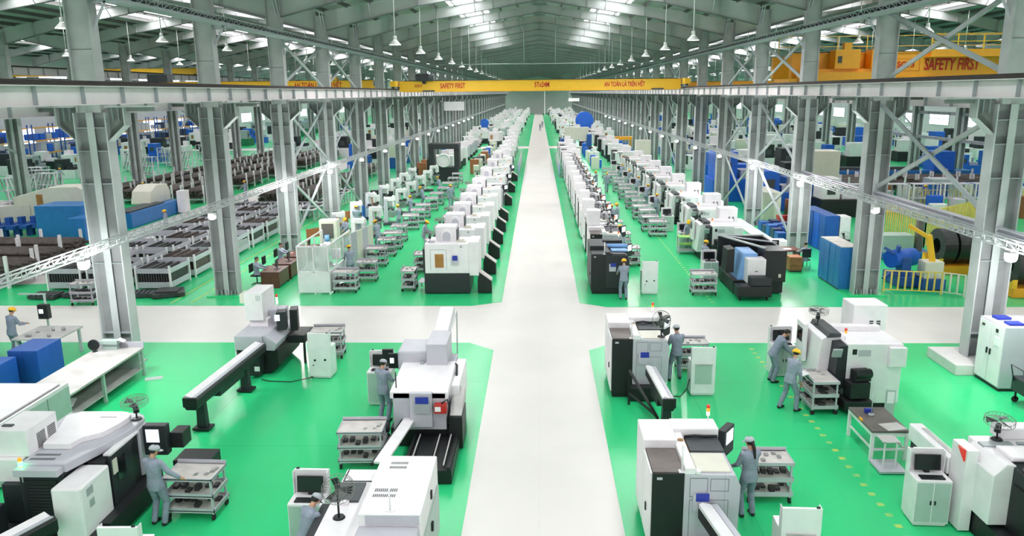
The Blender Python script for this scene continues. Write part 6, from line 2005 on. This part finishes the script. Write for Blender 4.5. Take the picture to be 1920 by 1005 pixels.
def side_machine(kind):
    c1, c2 = (('bluebright', 'lgrey'), ('white', 'charcoal'), ('blue', 'cream'), ('black', 'white'), ('green', 'grey'))[kind]
    t = thing('press_machine')
    P(MB().box(-1.3, 1.3, -1.0, 1.0, .006, 1.1), 'base', c1, t, .02)
    P(MB().box(-1.2, -.1, -.8, .8, 1.1, 2.4), 'housing', c2 if kind != 0 else c1, t, .03)
    P(MB().box(.1, 1.1, -.6, .5, 1.1, 1.5).cyl((.6, -.3, 1.5), (.6, -.3, 2.0), .15, n=10), 'work_head', c2, t, .01)
    P(MB().box(-.9, -.4, -.83, -.8, 1.4, 1.9), 'panel', 'dgrey', t)
    return t
SM = [Use(side_machine(k)) for k in range(5)]
def field(xs, ya, yb, st, lab, grp, ks, jit=.5, sc=1.0):
    n = 0
    for x in xs:
        y = ya
        while y < yb:
            n += 1
            s = sc * rnd.uniform(.8, 1.2)
            k = rnd.choice(ks)
            xx = x + rnd.uniform(-jit, jit); yy = y + rnd.uniform(-.5, .5)
            U = SM[k] if k < 5 else FM[k - 5]
            U((xx, yy, 0), rnd.choice([0, R(90)]) + rnd.uniform(-.05, .05), '%s, %s counting away' % (lab, nth(n)), grp, scale=(s, s, s), cat='machine')
            y += st * rnd.uniform(.85, 1.25)
field([-17.6, -20.9], 92, 300, 5.6, 'background machine in the inner part of the left bay', 'machines of the inner left bay', [0, 1, 2, 3, 5, 6, 8])
field([-26.5, -30.5, -35.0], 108, 300, 5.8, 'background machine in the outer part of the left bay', 'machines of the outer left bay', [0, 1, 2, 3, 5, 6, 8])
field([-50.5, -55, -59.5], 66, 220, 7.0, 'background machine in the far left bay', 'machines of the far left bay', [0, 1, 1, 2, 3, 4, 5, 8])
field([17.8, 21.4], 66, 300, 5.4, 'background machine in the inner part of the right bay', 'machines of the inner right bay', [0, 1, 2, 3, 3, 8])
field([26.0, 30.6, 35.0], 88, 300, 5.8, 'background machine in the outer part of the right bay', 'machines of the outer right bay', [0, 1, 2, 3, 3, 8])
field([44.0, 49, 55, 61], 62, 220, 7.0, 'background machine in the far right bay', 'machines of the far right bay', [0, 0, 1, 2, 3, 3, 8])
# stores shelving along the far left wall
for k in range(14):
    y = 70 + k * 6.5
    t = root('pallet_racking', 'tall blue and orange pallet racking by the far left wall, bay %s' % nth(k + 1), 'racking', -63.5, y, group='pallet racking by the far left wall')
    m = MB()
    for yy in (y, y + 5.6):
        for xx in (-64.6, -63.2): m.box(xx - .06, xx + .06, yy - .06, yy + .06, 0, 5.2)
    Q(m, 'upright', 'blue', t)
    Q(MB().box(-63.25, -63.15, y, y + 5.6, 1.5, 1.65).box(-63.25, -63.15, y, y + 5.6, 3.1, 3.25).box(-63.25, -63.15, y, y + 5.6, 4.7, 4.85), 'beam', 'orange', t)
    g = MB()
    for z in (.1, 1.65, 3.25):
        for q in range(4):
            if rnd.random() < .85: g.box(-64.5, -63.3, y + .2 + q * 1.35, y + 1.3 + q * 1.35, z, z + rnd.uniform(.6, 1.2), rnd.randrange(3))
    tag(Q(g, 'goods', ['bluebright', 'lgrey', 'navy'], t), kind='stuff')

# right bay near part
dc_ = root('decoiler', 'blue and yellow decoiler machine behind the low yellow fence on the right', 'machine', 16.4, 34.2)
Q(MB().box(15.7, 16.9, 33.4, 35.0, .04, .5), 'base', 'blue', dc_, .02)
Q(MB().cyl((15.5, 33.9, 1.2), (16.7, 34.4, 1.2), .4, n=18), 'drum', 'bluebright', dc_)
Q(MB().box(15.9, 16.3, 33.6, 34.2, .5, 1.3), 'pedestal', 'blue', dc_, .01)
for a in range(3):
    Q(MB().rbox((15.55 + .2 * math.cos(a * 2.1), 33.85, 1.2 + .7 * math.sin(a * 2.1 + .5)), (.12, .2, .6), (R(20), a * 2.1, 0)), 'jaw', 'blue', dc_, .01)
Q(MB().bar((16.0, 33.6, 2.75), (16.7, 33.2, 2.3), .2, .14).bar((16.7, 33.2, 2.4), (17.0, 33.2, 1.1), .2, .2), 'guide_arm', 'yellow', dc_)
Q(MB().box(16.6, 17.4, 33.0, 33.7, .5, 1.25), 'control_box', 'cream', dc_, .03)
Q(MB().box(16.5, 17.5, 32.9, 33.8, .04, .5), 'box_base', 'blue', dc_, .02)
def low_fence(x0, y0, x1, y1, n, h, lab, m='fence', bot=.12):
    t = thing('safety_fence', lab, 'fence', (x0, y0, 0))
    d = Vector((x1 - x0, y1 - y0, 0))
    P(MB().bar((0, 0, h), tuple(d + Vector((0, 0, h))), .04, .04), 'top_rail', m, t)
    P(MB().bar((0, 0, bot), tuple(d + Vector((0, 0, bot))), .04, .04), 'bottom_rail', m, t)
    for k in range(n + 1):
        p = d * k / n
        P(MB().box(p.x - .028, p.x + .028, p.y - .028, p.y + .028, 0 if k in (0, n) else bot, h), 'bar', m, t)
    return t
low_fence(14.8, 32.75, 17.0, 32.3, 8, .95, 'low yellow railing in front of the blue decoiler')
low_fence(17.05, 32.3, 17.7, 31.8, 3, .95, 'short cream railing panel right of the low yellow railing', 'cream')
low_fence(20.0, 45.0, 21.1, 42.4, 18, 2.0, 'tall yellow barred fence side behind the steel coils')
low_fence(21.1, 42.4, 29.5, 49.5, 46, 2.0, 'long tall yellow barred fence behind the steel coils')
low_fence(26.0, 56.0, 36.0, 54.5, 40, 1.5, 'far yellow barred fence deep in the right bay')
n = 0
for (x, y, L_, lab) in ((18.7, 36.6, 2.6, 'rear'), (19.6, 32.4, 4.2, 'front')):
    t = root('coil_cradle', 'orange cradle under the %s steel coils in the right bay' % lab, 'cradle', x, y)
    Q(MB().box(x, x + L_, y - .75, y + .75, .02, .42), 'bed', 'orange', t, .01)
    Q(MB().prism([(y - .8, .42), (y - .3, .42), (y - .8, .8)], 'x', x - .1, x + .1).prism([(y + .8, .42), (y + .3, .42), (y + .8, .8)], 'x', x - .1, x + .1), 'end_plate', 'yellow', t)
    k = 0; xx = x + .12
    while xx + .62 < x + L_:
        n += 1; k += 1
        m = MB()
        N = 28
        R1, R0 = .82, .36
        v = []
        for (rr, a) in ((R1, xx), (R1, xx + .6), (R0, xx + .6), (R0, xx)):
            for q in range(N):
                v.append((a, y + rr * math.cos(2 * math.pi * q / N), 1.26 + rr * math.sin(2 * math.pi * q / N)))
        fs = []
        for j in range(4):
            for q in range(N): fs.append((j * N + q, j * N + (q + 1) % N, ((j + 1) % 4) * N + (q + 1) % N, ((j + 1) % 4) * N + q))
        m.add(v, fs, 0)
        tag(m.build('steel_coil', 'coil'), 'dark steel coil, %s from the left on the %s orange cradle' % (nth(k), lab), 'steel coil', 'steel coils on the %s cradle' % lab)
        xx += .72
# welding set and small machine inside the fence
t = root('welding_machine', 'grey box machine on a blue base behind the decoiler on the right', 'machine', 19.0, 42.0)
Q(MB().box(17.6, 19.2, 39.6, 40.6, .3, 1.2), 'cabinet', 'greengrey', t, .02)
Q(MB().box(17.2, 20.2, 39.4, 40.8, .05, .3), 'base', 'bluepaint', t)
Q(MB().box(19.5, 19.8, 39.9, 40.2, .3, 1.9), 'column', 'brownroof', t)
# large blue presses
for (x, y, s, k, lab) in ((15.7, 62.5, 1.6, 0, 'big blue press beside the fifth right column'), (17.4, 57.0, 1.2, 0, 'blue press with grey head beyond the lockers'), (21.0, 60.5, 1.7, 2, 'large blue and cream machine in the middle of the right bay'), (20.6, 54.0, 1.1, 3, 'black machine before the large blue and cream one'),
                         (24.5, 75.5, 1.3, 1, 'white machine behind the large blue and cream one')):
    SM[k]((x, y, 0), R(90) if k == 2 else 0, lab, scale=(s, s, s), cat='machine')
t = root('blue_bed_machine', 'long bright blue bed machine across the right bay', 'machine', 33, 72)
Q(MB().box(26.0, 39.0, 71.2, 72.6, .006, 1.3), 'bed', 'bluepaint', t, .02)
Q(MB().box(35.5, 37.3, 71.0, 73.0, 1.3, 3.0), 'headstock', 'bluebright', t, .02)
Q(MB().box(25.2, 34.5, 71.6, 72.2, 1.3, 1.6), 'rail', 'dgrey', t)
t = root('blue_bed_machine', 'shorter bright blue bed machine in front of the long one, right bay', 'machine', 35, 63)
Q(MB().box(31.0, 38.8, 62.6, 63.8, .006, 1.1), 'bed', 'bluebright', t, .02)
Q(MB().box(31.2, 33.2, 62.4, 64.0, 1.1, 1.5), 'carriage', 'lgrey', t, .02)
for k in range(6):
    BR((26.6 + (k % 2) * 8.7, 65.3 + (k // 2) * 2.2, .006), R(90), 'rack of rusty bars deep in the right bay, %s' % nth(k + 1), 'bar racks of the right bay', cat='rack')
for k in range(5):
    WF((22.5 + k * 2.1, 54.5, .006), R(0), 'pale frame rack behind the yellow fence, %s from the left' % nth(k + 1), 'frame racks behind the fence', cat='rack')
tag(MB().cyl((16.3, 48.9, 0), (16.3, 48.9, 1.6), .5, n=16).build('steel_tank', 'zinc'), 'round grey tank beside the blue parts bins', 'tank')
tag(MB().box(20.5, 20.58, 36.9, 37.0, .3, 1.6).box(20.4, 20.7, 36.85, 37.05, 0, .3).build('guide_post', 'fence'), 'thin yellow post beside the rear steel coils', 'post')
for x, y, r_, lab in ((-22.9, 46.3, 100, 'worker in yellow helmet beside the stillages in the left bay'), (-32.0, 61.5, 20, 'worker in yellow helmet behind the blue saw line'), (-33.4, 50.6, 10, 'worker in yellow helmet behind the big blue housing'),
                      (-47.2, 75, 0, 'worker in yellow helmet in the far left bay'), (-24.0, 62.5, 60, 'worker in yellow helmet by the bar stacks in the left bay'), (36.7, 61.6, 0, 'worker in orange-yellow helmet by the blue bed machines'),
                      (19.2, 44.3, 0, 'worker standing behind the decoiler in the right bay'), (17.6, 52.5, 40, 'worker in yellow helmet by the beige lockers'), (28, 56.8, 40, 'worker behind the far yellow fence'), (-16.2, 58.6, 40, 'worker in yellow helmet behind the stillage files')):
    POSE[abs(int(x)) % 4]((x, y, .006), R(r_), lab, cat='person')

for i in range(46):
    x = rnd.uniform(17.2, 38.5); y = rnd.uniform(50, 62)
    if abs(x - 21) < 2.6 and y > 51: x += 5
    if 25 < x < 37 and 53.5 < y < 57.5: y -= 3.6
    clutter(x, y, 'deep in the right bay', 'cabinets deep in the right bay')
for i in range(26):
    clutter(-47.5 - (i % 3) * 1.6, 36 + i * 1.1, 'at the far left edge', 'cabinets at the far left edge')
for i in range(20):
    clutter(rnd.uniform(22.5, 38), rnd.uniform(36, 41.5), 'right of the steel coils', 'cabinets right of the coils')
for i in range(7):
    y = 52.5 + i * 1.9
    t = root('white_table', 'white table with dark parts between stillages and columns, %s away' % nth(i + 1), 'table', -15.9, y, group='white tables by the left columns')
    Q(MB().box(-16.4, -15.3, y - .6, y + .6, .8, .86), 'table_top', 'white', t)
    for xx in (-16.3, -15.4):
        for yy in (y - .5, y + .5): Q(MB().box(xx - .03, xx + .03, yy - .03, yy + .03, 0, .8), 'leg', 'lgrey', t)
    tag(Q(MB().box(-16.2, -15.9, y - .4, y + .3, .86, .98).box(-15.8, -15.5, y - .3, y + .4, .86, .93), 'parts', 'barsgrey', t), kind='stuff')
